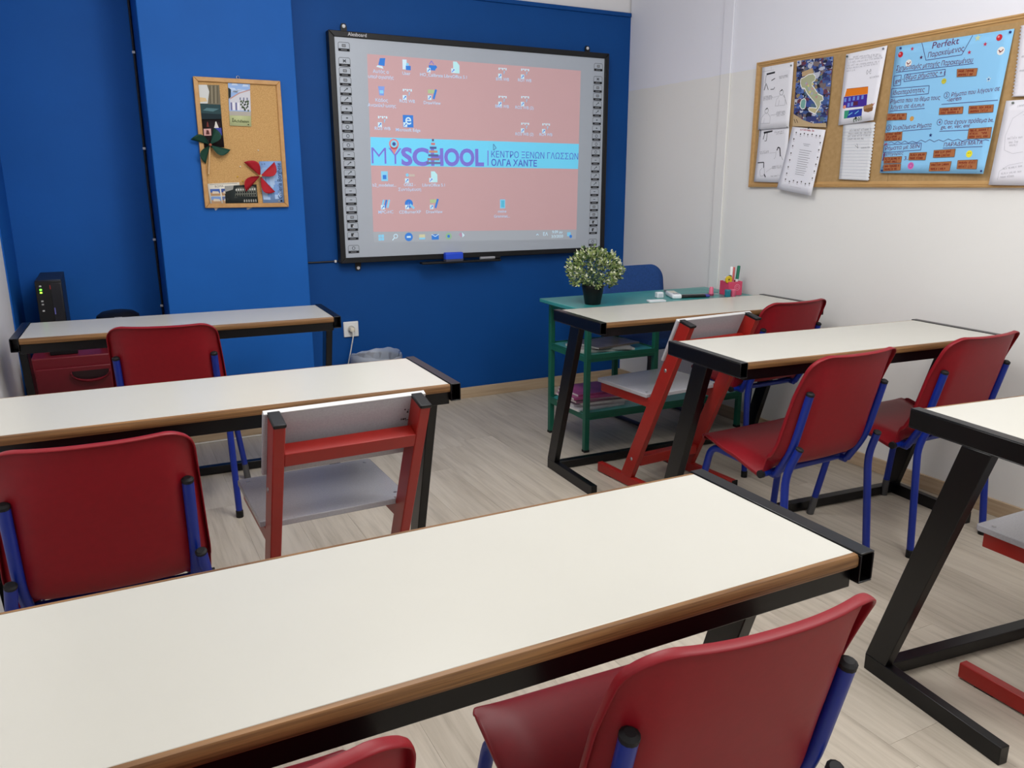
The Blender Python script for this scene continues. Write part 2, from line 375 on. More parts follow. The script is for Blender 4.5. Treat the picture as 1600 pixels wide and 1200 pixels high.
# ------------------------------------------------------------------ red and grey wooden chairs (sled feet)
def make_wood_chair():
    t = thing('wooden_chair', '', 'chair', group='red framed chairs with grey boards')
    for s in (-1, 1):
        a, b = s * .176 - .014, s * .176 + .014
        ft = MB().box(a, b, -.150, .345, .004, .047).build('foot', M_redp, t, bevel=.003)
        MB().box(a - .001, b + .001, -.1535, -.147, .004, .048).build('end_plug', M_cap, ft, bevel=.002)
        MB().box(a + .003, b - .003, .25, .30, 0, .005).build('glide', M_cap, ft); MB().box(a + .003, b - .003, -.12, -.07, 0, .005).build('glide', M_cap, ft)
        up = MB().prism([(.177, .045), (.108, .045), (-.211, .757), (-.149, .772)], a, b).build('upright', M_redp, t, bevel=.003)
        MB().prism([(-.215, .754), (-.145, .770), (-.150, .780), (-.2195, .764)], a - .001, b + .001).build('end_cap', M_blackp, up, bevel=.003)
        for y, z in ((.105, .135), (-.085, .565)):
            c = MB(); c.lathe([(.008, -.0035), (.008, 0), (.005, .0025)], 12)
            q = c.build('bolt', M_steel, up); q.rotation_euler = (0, s * math.pi / 2, 0); q.location = (s * .1905, y, z)
        MB().prism([(.335, .430), (-.005, .430), (.012, .388), (.335, .388)], a, b).build('seat_rail', M_redp, t, bevel=.003)
    seat = MB().prism([(-.201, .012), (-.201, .345), (-.195, .352), (.195, .352), (.201, .345), (.201, .012), (.1615, .012), (.1615, -.005), (-.1615, -.005), (-.1615, .012)], .430, .446, 'z').build('seat', M_greyb, t, bevel=.002)
    for s in (-1, 1):
        for y in (.04, .32):
            MB().lathe([(.005, 0), (.005, .001), (.003, .0015)], 10, (s * .176, y, .446)).build('screw', M_steel, seat)
    # backrest board in front of the uprights
    d = Vector((0, -.320, .712)).normalized(); nn = Vector((0, d.z, -d.y))
    p0 = Vector((0, -.078, .600)) + nn * .001
    q = [p0, p0 + d * .192, p0 + d * .192 + nn * .014, p0 + nn * .014]
    bk = MB().prism([(v.y, v.z) for v in q], -.201, .201).build('backrest', M_greyb, t, bevel=.005, seg=3)
    q = [p0 + d * .1895 - nn * .0004, p0 + d * .1928 - nn * .0004, p0 + d * .1928 + nn * .0144, p0 + d * .1895 + nn * .0144]
    MB().prism([(v.y, v.z) for v in q], -.199, .199).build('board_edge', M_greye, bk, bevel=.001)
    c = Vector((0, -.1315, .6775)); hw, hh = nn * -.020, d * .0195
    q = [c - hh, c + hh, c + hh + hw * 2, c - hh + hw * 2]
    MB().prism([(v.y, v.z) for v in q], -.1625, .1625).build('back_rail', M_redp, t, bevel=.002)
    MB().box(-.1625, .1625, .075, .120, .105, .148).build('cross_rail', M_redp, t, bevel=.003)
    return t
wc = make_wood_chair()
wc['label'] = 'red and grey wooden chair standing free at the left middle desk'
wc.location = (.478, 1.962, 0); wc.rotation_euler = (0, 0, math.radians(1))
dup(wc, 'red and grey wooden chair at the desk before the green teacher desk', (2.125, 2.55, 0), 3.5)
dup(wc, 'red and grey wooden chair under the cut-off desk, only seat corner and foot tip showing', (2.092, .765, 0), -1)
_bk = [c for c in wc.children if c.name.startswith('backrest')][0]
m = MB(); _rn = random.Random(5)
for i in range(9):
    x_, t_ = .150 + _rn.uniform(-.010, .012), .120 + _rn.uniform(-.012, .03); P_ = p0_ = Vector((x_, -.0785, .600)) + Vector((0, -.4099, .9121)) * t_
    dx, dt_ = _rn.uniform(.002, .006), _rn.uniform(.002, .007); e = Vector((0, -.4099, .9121)) * dt_; o_ = Vector((0, -.0008, -.0004))
    m.add([P_ + o_, P_ + Vector((dx, 0, 0)) + o_, P_ + Vector((dx * .7, 0, 0)) + e + o_, P_ + e * .8 + o_], [(0, 1, 2, 3)])
tag(m.build('scuff_mark', mat('dark_scuff', (60, 50, 50), .8), _bk, smooth=0), 'dark scuffs near the right upright', None, None, 'stuff')

# ------------------------------------------------------------------ flat print on boards and sheets
def flatmat(rgb, emit=0.0):
    return mat('ink_%d_%d_%d%s' % (*rgb, '_lit' if emit else ''), rgb, .7, .15, emit=emit)
TXT = {}
def text_mesh(body, bold=0.0, res=4):
    """Triangles of a text in one line: every outline of a glyph filled by itself, so that overlapping strokes stay whole."""
    if (body, bold) in TXT: return TXT[body, bold]
    c = bpy.data.curves.new('t', 'FONT'); c.body = body
    o = bpy.data.objects.new('t', c); COL.objects.link(o); bpy.context.view_layer.update()
    cv = o.to_curve(bpy.context.evaluated_depsgraph_get()); loops = []
    for sp in cv.splines:
        P = []
        if sp.type == 'BEZIER':
            b = sp.bezier_points; n = len(b)
            for k in range(n):
                p, q = b[k], b[(k + 1) % n]
                straight = (p.handle_right - p.co).cross(q.co - p.co).length < 1e-5 and (q.handle_left - q.co).cross(q.co - p.co).length < 1e-5
                P += [v.to_2d() for v in interpolate_bezier(p.co, p.handle_right, q.handle_left, q.co, 2 if straight else res + 1)[:-1]]
        else: P = [Vector(p.co[:2]) for p in sp.points]
        P = [p for k, p in enumerate(P) if (p - P[k - 1]).length > 1e-5]
        if len(P) > 2: loops.append(P)
    o.to_curve_clear(); bpy.data.objects.remove(o); bpy.data.curves.remove(c)
    def area2(P): return sum(P[k - 1].x * P[k].y - P[k].x * P[k - 1].y for k in range(len(P)))
    def inside(p, P):
        r = False
        for k in range(len(P)):
            a, b = P[k - 1], P[k]
            if (a.y > p.y) != (b.y > p.y) and p.x < (b.x - a.x) * (p.y - a.y) / (b.y - a.y) + a.x: r = not r
        return r
    def within(A, B): return min(v.x for v in A) > min(v.x for v in B) and max(v.x for v in A) < max(v.x for v in B) and min(v.y for v in A) > min(v.y for v in B) and max(v.y for v in A) < max(v.y for v in B)
    def is_hole(P): return any(Q is not P and area2(Q) * area2(P) < 0 and within(P, Q) and sum(inside(v, Q) for v in P) > len(P) * .8 for Q in loops)
    outer = [P for P in loops if not is_hole(P)]; holes = [P for P in loops if is_hole(P)]
    def grow(P, b):
        sg = 1 if area2(P) > 0 else -1; Q = []
        for k in range(len(P)):
            d1, d2 = (P[k] - P[k - 1]).normalized(), (P[(k + 1) % len(P)] - P[k]).normalized(); n1, n2 = Vector((d1.y, -d1.x)), Vector((d2.y, -d2.x))
            m = n1 + n2; L = m.length
            m = m / L / max(.5, (m / L).dot(n1)) if L > 1e-4 else n1
            Q.append(P[k] + m * b * sg)
        return Q
    if bold: outer = [grow(P, bold) for P in outer]; holes = [grow(P, -bold) for P in holes]
    vs = []; fs = []
    own = {}
    for H in holes:
        c_ = [k for k, P in enumerate(outer) if inside(H[0], P)]
        if c_: own.setdefault(min(c_, key=lambda k: abs(area2(outer[k]))), []).append(H)
    for k, P in enumerate(outer):
        rings = [P] + own.get(k, []); flat = [v for r in rings for v in r]; base = len(vs)
        vs += [(v.x, v.y) for v in flat]
        fs += [tuple(base + q for q in t) for t in tessellate_polygon([[v.to_3d() for v in r] for r in rings])]
    TXT[body, bold] = (vs, fs); return vs, fs
class Ink:
    """Flat print: polygons in the (a, b) plane of a board, carried into space by a mapper."""
    def __init__(s, mapper, emit=0.0): s.M = mapper; s.v = []; s.f = []; s.c = []; s.e = emit; s.k = 0
    def poly(s, pts, rgb, up=0.0):
        if len(pts) == 4 and max(math.dist(pts[0], pts[2]), math.dist(pts[1], pts[3])) > .035:      # follow the curl of the sheet
            A, B, C, D = pts; n = 6; P = lambda u, v: tuple((A[i] * (1 - u) + B[i] * u) * (1 - v) + (D[i] * (1 - u) + C[i] * u) * v for i in (0, 1))
            o = len(s.v); s.v += [s.M(*P(i / n, j / n), .0004 + up) for j in range(n + 1) for i in range(n + 1)]
            for j in range(n):
                for i in range(n): a = o + j * (n + 1) + i; s.f.append((a, a + 1, a + n + 2, a + n + 1)); s.c.append(rgb)
            return s
        o = len(s.v); s.v += [s.M(a, b, .0004 + up) for a, b in pts]; s.f.append(tuple(range(o, o + len(pts)))); s.c.append(rgb); return s
    def rect(s, a0, b0, a1, b1, rgb, up=0.0): return s.poly([(a0, b0), (a1, b0), (a1, b1), (a0, b1)], rgb, up)
    def line(s, pts, w, rgb, up=.0003):
        for (a0, b0), (a1, b1) in zip(pts[:-1], pts[1:]):
            L = math.hypot(a1 - a0, b1 - b0)
            if L < 1e-6: continue
            n = max(1, int(L / .08)); nx, ny = -(b1 - b0) / L * w / 2, (a1 - a0) / L * w / 2
            for i in range(n):
                p, q = i / n, (i + 1) / n
                A = (a0 + (a1 - a0) * p, b0 + (b1 - b0) * p); B = (a0 + (a1 - a0) * q, b0 + (b1 - b0) * q)
                s.poly([(A[0] - nx, A[1] - ny), (B[0] - nx, B[1] - ny), (B[0] + nx, B[1] + ny), (A[0] + nx, A[1] + ny)], rgb, up)
        return s
    def disc(s, a, b, r, rgb, n=14, up=.0002, ry=None):
        return s.poly([(a + r * math.cos(2 * math.pi * k / n), b + (ry or r) * math.sin(2 * math.pi * k / n)) for k in range(n)], rgb, up)
    def ring(s, a, b, r, w, rgb, n=18):
        return s.line([(a + r * math.cos(2 * math.pi * k / n), b + r * math.sin(2 * math.pi * k / n)) for k in range(n + 1)], w, rgb)
    def text(s, p, q, body, rgb, bold=0.0, shear=0.0, tall=1.0, up=.0003, h=None):
        vs, fs = text_mesh(body, bold)
        if not vs: return s
        x0 = min(v[0] for v in vs); x1 = max(v[0] for v in vs); dx, dy = q[0] - p[0], q[1] - p[1]; L = math.hypot(dx, dy)
        k = L / (x1 - x0); tall = h / (k * max(v[1] for v in text_mesh('H')[0])) if h else tall; ux, uy = dx / L, dy / L; o = len(s.v)
        for vx, vy in vs:
            a = (vx - x0) * k + shear * vy * k * tall; b = vy * k * tall
            s.v.append(s.M(p[0] + a * ux - b * uy, p[1] + a * uy + b * ux, .0004 + up))
        for f in fs: s.f.append(tuple(i + o for i in f)); s.c.append(rgb)
        return s
    def center(s, a, b, h, body, rgb, bold=0.0):     # text of cap height about .7h centred on a
        vs, fs = text_mesh(body, bold)
        w = (max(v[0] for v in vs) - min(v[0] for v in vs)) * h
        return s.text((a - w / 2, b), (a + w / 2, b), body, rgb, bold)
    def scribble(s, p, q, h, rgb, w=.0012, seed=1):   # handwriting too small to read: letter-like strokes in words
        rn = random.Random(seed); L = math.hypot(q[0] - p[0], q[1] - p[1]); ux, uy = (q[0] - p[0]) / L, (q[1] - p[1]) / L; x = 0.0; k = 0; word = rn.randint(3, 7)
        G = [[(.1, 1), (.1, 0), (.6, 0)], [(.1, 0), (.1, .9), (.6, .8), (.6, 0)], [(.1, .5), (.35, .95), (.65, .5), (.35, .05), (.1, .5)], [(.05, .9), (.35, 0), (.65, .9)], [(.1, .5), (.6, .55), (.4, .95), (.1, .5), (.3, .05), (.65, .2)], [(.3, 1.5), (.3, 0)], [(.1, .9), (.1, .1), (.55, .1), (.6, .9)]]
        while x < L - h * .6:
            g = rn.choice(G); s.line([(p[0] + (x + a * h * .8) * ux - (b - .5) * h * uy, p[1] + (x + a * h * .8) * uy + (b - .5) * h * ux) for a, b in g], w, rgb)
            x += h * .72; k += 1
            if k >= word: x += h * .6; k = 0; word = rn.randint(3, 7)
        return s
    def build(s, name, parent, label=None, kind=None):
        me = bpy.data.meshes.new(name); me.from_pydata(s.v, [], s.f); idx = {}
        for p, c in zip(me.polygons, s.c):
            if c not in idx: idx[c] = len(idx); me.materials.append(flatmat(c, s.e))
            p.material_index = idx[c]
        o = bpy.data.objects.new(name, me); COL.objects.link(o)
        if parent: o.parent = parent
        return tag(o, label, None, None, kind)
def plane_map(fn): return fn
BY = 4.2975
def on_board(a, b, up=0.0): return (a, BY - up, b)                      # whiteboard surface
def on_right(a, b, up=0.0): return (XR - .014 - up, -a, b)              # pin board on the right wall
def on_pilaster(a, b, up=0.0): return (a, 4.188 - up, b)                # pin board on the pilaster

# ------------------------------------------------------------------ interactive whiteboard
x0, x1, z0, z1 = 1.1426, 2.8578, .8698, 2.0561
wbd = thing('interactive_whiteboard', 'large white interactive board in a black frame with projected pink desktop', 'whiteboard', (2.0, BY, .87))
wbd.location = (0, 0, 0)
MB().box(x0 + .028, x1 - .028, BY, BY + .03, z0 + .028, z1 - .028).build('writing_surface', M_board, wbd)
m = MB()
m.prism([(x0, z0), (x1, z0), (x1 - .03, z0 + .03), (x0 + .03, z0 + .03)], 4.290, 4.345, 'y'); m.prism([(x0, z1), (x1, z1), (x1 - .03, z1 - .03), (x0 + .03, z1 - .03)], 4.290, 4.345, 'y')
m.prism([(x0, z0), (x0, z1), (x0 + .03, z1 - .03), (x0 + .03, z0 + .03)], 4.290, 4.345, 'y'); m.prism([(x1, z0), (x1, z1), (x1 - .03, z1 - .03), (x1 - .03, z0 + .03)], 4.290, 4.345, 'y')
fr = m.build('frame', M_blackp, wbd, bevel=.003)
mk = Ink(lambda a, b, up: (a, 4.2895 - up, b)); mk.text((x0 + .10, z1 - .022), (x0 + .20, z1 - .022), 'Alesboard', (205, 205, 210), bold=.01)
mk.build('maker_name', fr, 'small pale lettering on the frame')
for bx, bz in ((1.239, 2.088), (2.735, 2.085), (1.254, .837), (2.690, .828)):
    s = 1 if bz > 1.5 else -1
    br = MB().prism([(bx - .016, bz - s * .05), (bx - .016, bz), (bx - .010, bz + s * .014), (bx + .010, bz + s * .014), (bx + .016, bz), (bx + .016, bz - s * .05)], 4.345, 4.352, 'y').build('mounting_bracket', M_blackp, wbd)
    q = MB().lathe([(.009, 0), (.009, .003), (.004, .005)], 12).build('screw', mat('bright_screw', (225, 225, 228), .3, .5), br); q.rotation_euler = (math.pi / 2, 0, 0); q.location = (bx, 4.345, bz)
tr = MB().box(1.60, 2.10, 4.250, 4.296, .846, .858).build('pen_tray', M_blackp, wbd, bevel=.003)
# print of the shortcut strips along both edges
def strip_icon(a, b, glyph, right=False):
    k = Ink(on_board); w, h = .030, .021; g = (70, 74, 80)
    k.line([(a - w, b - h), (a - w, b + h * .7), (a - w * .8, b + h), (a + w * .8, b + h), (a + w, b + h * .7), (a + w, b - h)], .0028, (118, 122, 128))
    k.rect(a - w, b - h * 1.05, a + w, b - h * .42, (34, 35, 39)); k.rect(a - w * .55, b - h * .82, a + w * .5, b - h * .66, (140, 142, 146), .0003)
    y = b + h * .25; t = .0032
    if glyph == 0: k.rect(a - .009, y - .006, a + .009, y + .006, (150, 153, 158)); k.line([(a - .009, y - .006), (a + .009, y - .006), (a + .009, y + .006), (a - .009, y + .006), (a - .009, y - .006)], .002, g)
    elif glyph == 1: k.line([(a - .008, y - .008), (a + .008, y + .008)], t, g); k.line([(a - .008, y + .008), (a + .008, y - .008)], t, g); k.line([(a - .009, y), (a + .009, y)], t, g)
    elif glyph == 2: k.line([(a - .010, y - .008), (a + .008, y + .008)], t, g); k.disc(a + .008, y + .006, .004, g)
    elif glyph == 3: k.disc(a, y, .004, g); k.line([(a - .007, y), (a + .007, y)], .002, g)
    elif glyph == 4: k.ring(a, y, .008, .0028, g, 12)
    elif glyph == 5: k.rect(a - .010, y - .009, a + .006, y + .009, (60, 62, 66)); k.rect(a + .001, y - .008, a + .009, y + .002, (190, 192, 196), .0003)
    else: k.line([(a - .007, y), (a + .007, y)], t, g)
    o = k.build('shortcut_button', wbd); return o
GL = [0, 1, 0, 0, 2, 2, 3, 3, 4, 4, 4, 6, 2, 2, 2, 6, 6, 0, 0, 5, 5, 4]
LV = [(1.2211, 1.9806), (1.2205, 1.9066), (1.2202, 1.8586), (1.2200, 1.8125), (1.2198, 1.7651), (1.2196, 1.7185), (1.2194, 1.6717), (1.2192, 1.6246), (1.2191, 1.5795), (1.2191, 1.5341), (1.2189, 1.4874), (1.2187, 1.4392), (1.2186, 1.3931), (1.2184, 1.3445), (1.2184, 1.2990), (1.2183, 1.2509), (1.2182, 1.2038), (1.2182, 1.1576), (1.2194, 1.1111), (1.2194, 1.0655), (1.2193, 1.0173), (1.2193, 0.9452)]
RV = [(2.7846, 1.9751), (2.7836, 1.9017), (2.7835, 1.8529), (2.7833, 1.8064), (2.7831, 1.7596), (2.7828, 1.7127), (2.7826, 1.6655), (2.7824, 1.6181), (2.7821, 1.5718), (2.7819, 1.5239), (2.7801, 1.4771), (2.7798, 1.4288), (2.7796, 1.3816), (2.7793, 1.3342), (2.7790, 1.2865), (2.7771, 1.2387), (2.7768, 1.1919), (2.7765, 1.1463), (2.7761, 1.0991), (2.7758, 1.0517), (2.7739, 1.0041), (2.7726, 0.9303)]
for P in (LV, RV):
    for (a, b), g in zip(P, GL): strip_icon(a, b, g)
# projected picture
EM = .34
SCR = [(1.3433, 1.9540), (2.6610, 1.9480), (2.6467, 0.9548), (1.3362, 0.9780)]
PK = (190, 155, 158)
k = Ink(on_board, EM); k.poly([SCR[0], SCR[1], (2.6503, 1.0128), (1.3351, 1.0353)], PK, -.0002); k.poly([(1.3351, 1.0353), (2.6503, 1.0128), SCR[2], SCR[3]], (160, 166, 174), -.0002)
scr = k.build('projected_desktop', wbd, 'pink projected computer desktop')
on_scr = lambda a, b, up=0.0: on_board(a, b, up + .0004)
k = Ink(on_scr, .22); k.poly([(1.3413, 1.5370), (2.6565, 1.5278), (2.6535, 1.3807), (1.3380, 1.3897)], (118, 216, 252), -.0002); ban = k.build('banner', scr)
PU, DB = (122, 116, 204), (84, 108, 188)
k = Ink(on_scr, EM)
k.text((1.3434, 1.3989), (1.5151, 1.3971), 'MY', PU, bold=-.012, h=.086); k.text((1.5113, 1.3959), (1.6735, 1.3950), 'SC', PU, bold=.04, h=.086); k.text((1.6866, 1.3952), (2.0145, 1.3958), 'HOOL', PU, bold=.04, h=.086)
k.line([(2.0406, 1.4789), (2.0397, 1.3948)], .006, PU)
k.text((2.0613, 1.4415), (2.6523, 1.4364), 'ΚΕΝΤΡΟ ΞΕΝΩΝ ΓΛΩΣΣΩΝ', DB, h=.0345); k.text((2.0609, 1.3949), (2.3645, 1.3926), 'ΟΛΓΑ ΧΑΝΤΕ', DB, bold=.02, h=.0345)
c = (1.4728, 1.5037); k.disc(c[0], c[1], .0285, (206, 134, 140), 20, .0004); k.poly([(c[0] - .024, c[1] - .014), (c[0] + .024, c[1] - .014), (c[0], c[1] - .056)], (206, 134, 140), .0004)
k.disc(c[0], c[1], .019, (126, 204, 232), 18, .0006); k.disc(c[0], c[1], .010, (70, 84, 150), 14, .0008)
# little tower of coloured blocks over the H
a, b = (1.7012, 1.4000); 
for i, (w, cc) in enumerate([(.042, (110, 112, 150)), (.036, (150, 120, 130)), (.030, (90, 100, 150)), (.026, (190, 140, 120)), (.020, (80, 96, 150)), (.012, (196, 120, 120)), (.006, (90, 90, 120))]):
    k.rect(a - w, b + i * .0205, a + w, b + i * .0205 + .012, cc, .0006)
k.build('banner_lettering', ban, 'purple school name lettering')
WH, LB, BL = (205, 232, 246), (138, 206, 240), (62, 128, 214)
def desk_icon(c, kind, lines, cap):
    a, b = c; k = Ink(on_scr, .25); s = .021
    if kind == 'pc': k.poly([(a - .018, b - .012), (a + .016, b - .016), (a + .022, b + .024), (a - .008, b + .022)], BL); k.poly([(a - .03, b - .022), (a + .01, b - .030), (a + .004, b - .018), (a - .022, b - .014)], WH)
    elif kind == 'user': k.rect(a - .022, b - .024, a + .002, b + .026, WH); k.rect(a - .004, b - .026, a + .024, b - .004, BL, .0002); k.disc(a + .006, b + .002, .008, LB)
    elif kind == 'cal': k.rect(a - .016, b - .018, a + .022, b + .008, BL); k.poly([(a + .022, b - .012), (a + .034, b), (a + .022, b + .012)], BL); k.line([(a - .012, b + .012), (a, b + .030), (a + .014, b + .012)], .004, PU)
    elif kind == 'doc': k.poly([(a - .016, b - .030), (a + .022, b - .030), (a + .022, b + .012), (a + .006, b + .030), (a - .016, b + .030)], (186, 232, 240))
    elif kind == 'bin': k.poly([(a - .018, b + .024), (a + .018, b + .024), (a + .012, b - .022), (a - .012, b - .022)], (132, 160, 226)); k.rect(a - .010, b - .012, a + .010, b + .004, LB, .0002)
    elif kind == 'edge': k.rect(a - .030, b - .032, a + .030, b + .032, BL); k.text((a - .016, b - .016), (a + .018, b - .016), 'e', WH, bold=.008)
    elif kind == 'draw': k.rect(a - .026, b + .004, a + .014, b + .024, (176, 196, 150)); k.line([(a + .022, b + .026), (a + .006, b - .024)], .012, BL)
    elif kind == 'word': k.rect(a - .019, b - .026, a + .019, b + .026, LB); k.rect(a - .010, b - .016, a + .010, b + .006, BL, .0002)
    elif kind == 'folder': k.rect(a - .017, b - .026, a + .017, b + .026, LB); k.rect(a - .010, b - .02, a + .012, b + .02, (96, 190, 220), .0002)
    elif kind == 'clap':
        for i in range(3): k.line([(a - .022 + i * .016, b - .022), (a - .010 + i * .016, b + .022)], .010, BL if i % 2 else LB)
    elif kind == 'cd': k.disc(a - .006, b, .024, BL); k.disc(a - .006, b, .008, WH); k.line([(a, b - .004), (a + .024, b - .026)], .012, LB)
    elif kind == 'key': k.rect(a - .004, b + .004, a + .030, b + .016, (196, 186, 176)); k.disc(a - .014, b + .012, .009, LB)
    else:
        for i in range(5): k.rect(a - .026 + i * .011, b + .014 + (i % 2) * .006, a - .018 + i * .011, b + .026, WH)
        k.text((a + .006, b - .006), (a + .014, b - .006), '?', LB, bold=.03, h=.016)
    if kind not in ('pc', 'user', 'bin', 'word', 'folder'):
        k.rect(a - .028, b - .030, a - .006, b - .006, WH, .0004); k.line([(a - .024, b - .026), (a - .011, b - .012)], .004, BL, .0007); k.poly([(a - .018, b - .010), (a - .009, b - .010), (a - .009, b - .019)], BL, .0007)
    for i, (t, cy) in enumerate(zip(lines, cap)): k.center(cy[0], cy[1] - .009, .0235, t, (188, 214, 240), .012)
    k.build('desktop_icon', scr)
desk_icon((1.4202, 1.9158), 'pc', ['Αυτός ο', 'υπολογιστής'], [(1.4147, 1.8720), (1.4147, 1.8447)])
desk_icon((1.5594, 1.9135), 'user', ['User'], [(1.5578, 1.8715)])
desk_icon((1.7040, 1.9123), 'cal', ['HO_Calibrate'], [(1.7028, 1.8708)])
desk_icon((1.8480, 1.9176), 'doc', ['LibreOffice 5.1'], [(1.8457, 1.8708)])
desk_icon((2.1375, 1.9069), 'short', ['B1A WB'], [(2.1373, 1.8729)])
desk_icon((2.2831, 1.9105), 'short', ['RO1 WB'], [(2.2803, 1.8747)])
desk_icon((1.4140, 1.7734), 'bin', ['Κάδος', 'Ανακύκλωσης'], [(1.4132, 1.7280), (1.4132, 1.7014)])
desk_icon((1.5602, 1.7647), 'short', ['RO2 WB'], [(1.5577, 1.7298)])
desk_icon((1.7051, 1.7703), 'draw', ['DrawView'], [(1.7026, 1.7269)])
desk_icon((2.1367, 1.7558), 'short', ['BMB WB'], [(2.1337, 1.7259)])
desk_icon((2.2834, 1.7610), 'short', ['RO2 WB (2)'], [(2.2792, 1.7245)])
desk_icon((1.4146, 1.6200), 'short', ['RO3 WB'], [(1.4118, 1.5839)])
desk_icon((1.5589, 1.6246), 'edge', ['Microsoft Edge'], [(1.5573, 1.5801)])
desk_icon((2.2838, 1.6138), 'short', ['RO3 WB (2)'], [(2.2795, 1.5769)])
desk_icon((2.4255, 1.6142), 'short', ['RO4 WB'], [(2.4243, 1.5781)])
desk_icon((1.4121, 1.3337), 'word', ['b2_modelsat...'], [(1.4101, 1.2873)])
desk_icon((1.5573, 1.3283), 'key', ['OSB2 -', 'Συντόμευση'], [(1.5559, 1.2894), (1.5550, 1.2634)])
desk_icon((1.7006, 1.3311), 'doc', ['LibreOffice 5.1'], [(1.6993, 1.2868)])
desk_icon((1.4120, 1.1853), 'clap', ['MPC-HC'], [(1.4114, 1.1428)])
desk_icon((1.5535, 1.1849), 'cd', ['CDBurnerXP'], [(1.5532, 1.1405)])
desk_icon((1.7004, 1.1831), 'draw', ['DrawView'], [(1.6992, 1.1394)])
desk_icon((2.1336, 1.1768), 'folder', ['meine', 'Grammat...'], [(2.1305, 1.1350), (2.1289, 1.1070)])
k = Ink(on_scr, .25)
a, b = (1.3789, 1.0030)
for i in (0, 1):
    for j in (0, 1): k.rect(a - .016 + i * .017, b - .016 + j * .017, a - .001 + i * .017, b - .001 + j * .017, LB)
a, b = (1.4591, 1.0042); k.ring(a + .004, b + .004, .011, .004, WH, 12); k.line([(a - .003, b - .004), (a - .016, b - .018)], .005, WH)
a, b = (1.5405, 1.0018); k.disc(a, b, .024, BL); k.rect(a - .012, b - .005, a + .012, b + .005, WH, .0006)
a, b = (1.6206, 0.9993); k.rect(a - .018, b - .014, a + .018, b + .014, (206, 204, 170)); k.rect(a - .018, b - .014, a + .018, b - .004, LB, .0006)
a, b = (1.7007, 0.9994); k.rect(a - .022, b - .018, a + .022, b + .012, BL); k.line([(a - .022, b + .012), (a, b), (a + .022, b + .012)], .004, WH, .0006)
a, b = (1.7835, 0.9982); k.disc(a, b, .019, (150, 190, 150)); k.disc(a, b, .009, BL, 12, .0006)
a, b = (1.8648, 1.0008); k.poly([(a - .018, b + .006), (a, b - .014), (a + .004, b + .004), (a - .004, b + .018)], (186, 150, 176)); k.poly([(a + .004, b + .018), (a + .02, b), (a + .006, b - .012)], WH)
a, b = (2.3703, 0.9912); k.line([(a - .008, b - .005), (a, b + .004), (a + .008, b - .005)], .004, WH)
k.center(*(2.4272, 0.9829), .028, 'ΕΛ', WH, .015); k.center(*(2.5110, 0.9951), .024, '9:09 μμ', WH, .012); k.center(*(2.5114, 0.9684), .024, '3/3/2020', WH, .012)
a, b = (2.5965, 0.9847); k.rect(a - .014, b - .010, a + .012, b + .014, LB); k.disc(a + .012, b - .012, .010, BL)
k.build('taskbar_icons', scr)
k = Ink(on_scr, EM); a, b = (2.0816, 1.5040)
k.line([(a - .006, b + .012), (a - .006, b - .022), (a + .012, b - .010), (a - .006, b + .012)], .003, (80, 90, 130), .0006); k.build('mouse_pointer', scr)
er = thing('board_eraser', 'bright blue eraser lying on the tray under the whiteboard', 'eraser', (1.80, 4.272, .858))
MB().box(-.054, .054, -.020, .016, 0, .012).build('felt_pad', mat('grey_felt', (70, 72, 90), .9), er)
MB().prism([(-.020, .010), (.016, .010), (.016, .044), (.008, .050), (-.012, .050), (-.020, .044)], -.055, .055).build('grip', mat('bright_blue_plastic', (30, 76, 214), .4), er, bevel=.003)
mk = thing('board_marker', 'silver grey pen lying on the whiteboard tray', 'marker', (2.03, 4.27, .8665))
MB().tube([(-.06, 0, 0), (.035, 0, 0)], .0085).build('barrel', mat('silver_grey_plastic', (150, 152, 158), .35), mk); MB().tube([(.035, 0, 0), (.068, 0, 0), (.072, 0, 0)], [.0088, .0088, .006]).build('cap', M_blackp, mk)

# ------------------------------------------------------------------ cables and socket on the blue walls
M_cab = mat('black_cable_sheath', (14, 16, 26), .5)
cb = thing('wall_cable', 'black cable running up the inner corner left of the blue pilaster', 'cable', (.243, 4.612, 0))
MB().tube([(0, 0, .02), (.002, 0, .7), (-.003, 0, 1.3), (0, 0, 2.0), (0, 0, 2.74)], .0065, 8).build('sheath', M_cab, cb)
for z in (.66, 1.01, 1.47, 1.93):
    MB().box(-.010, .004, -.010, .004, z - .006, z + .006).build('clip', mat('white_clip', (228, 228, 228), .4), cb, bevel=.002)
cb = thing('board_cable', 'short dark cable from the pilaster to the lower left board corner', 'cable', (.95, 4.352, .879))
MB().tube([(-.004, 0, .0), (.06, 0, -.002), (.14, 0, -.001), (.195, 0, .0)], .0045, 8).build('sheath', M_cab, cb)
MB().box(.172, .184, -.009, .003, -.007, .007).build('clip', MATS['white_clip'], cb, bevel=.002)
so = thing('wall_socket', 'white wall socket with a plug in it, low on the blue wall', 'socket', (1.196, YB, .493))
MB().box(-.043, .043, -.011, 0, -.044, .044).build('cover_plate', mat('white_socket_plastic', (232, 232, 230), .35), so, bevel=.004)
c = MB().lathe([(.022, .0105), (.022, .014), (.0195, .0145), (.019, .006), (.001, .006)], 24, close=False).build('round_well', mat('socket_well', (205, 205, 200), .4), so); c.rotation_euler = (math.pi / 2, 0, 0)
cd = thing('white_power_cord', 'white cord hanging from the wall socket down behind the desks', 'cord', (1.196, YB, .493))
c = MB().lathe([(.0165, .008), (.0175, .030), (.014, .042), (.007, .046)], 18).build('plug', mat('cream_plug', (214, 206, 188), .45), cd); c.rotation_euler = (math.pi / 2, 0, 0)
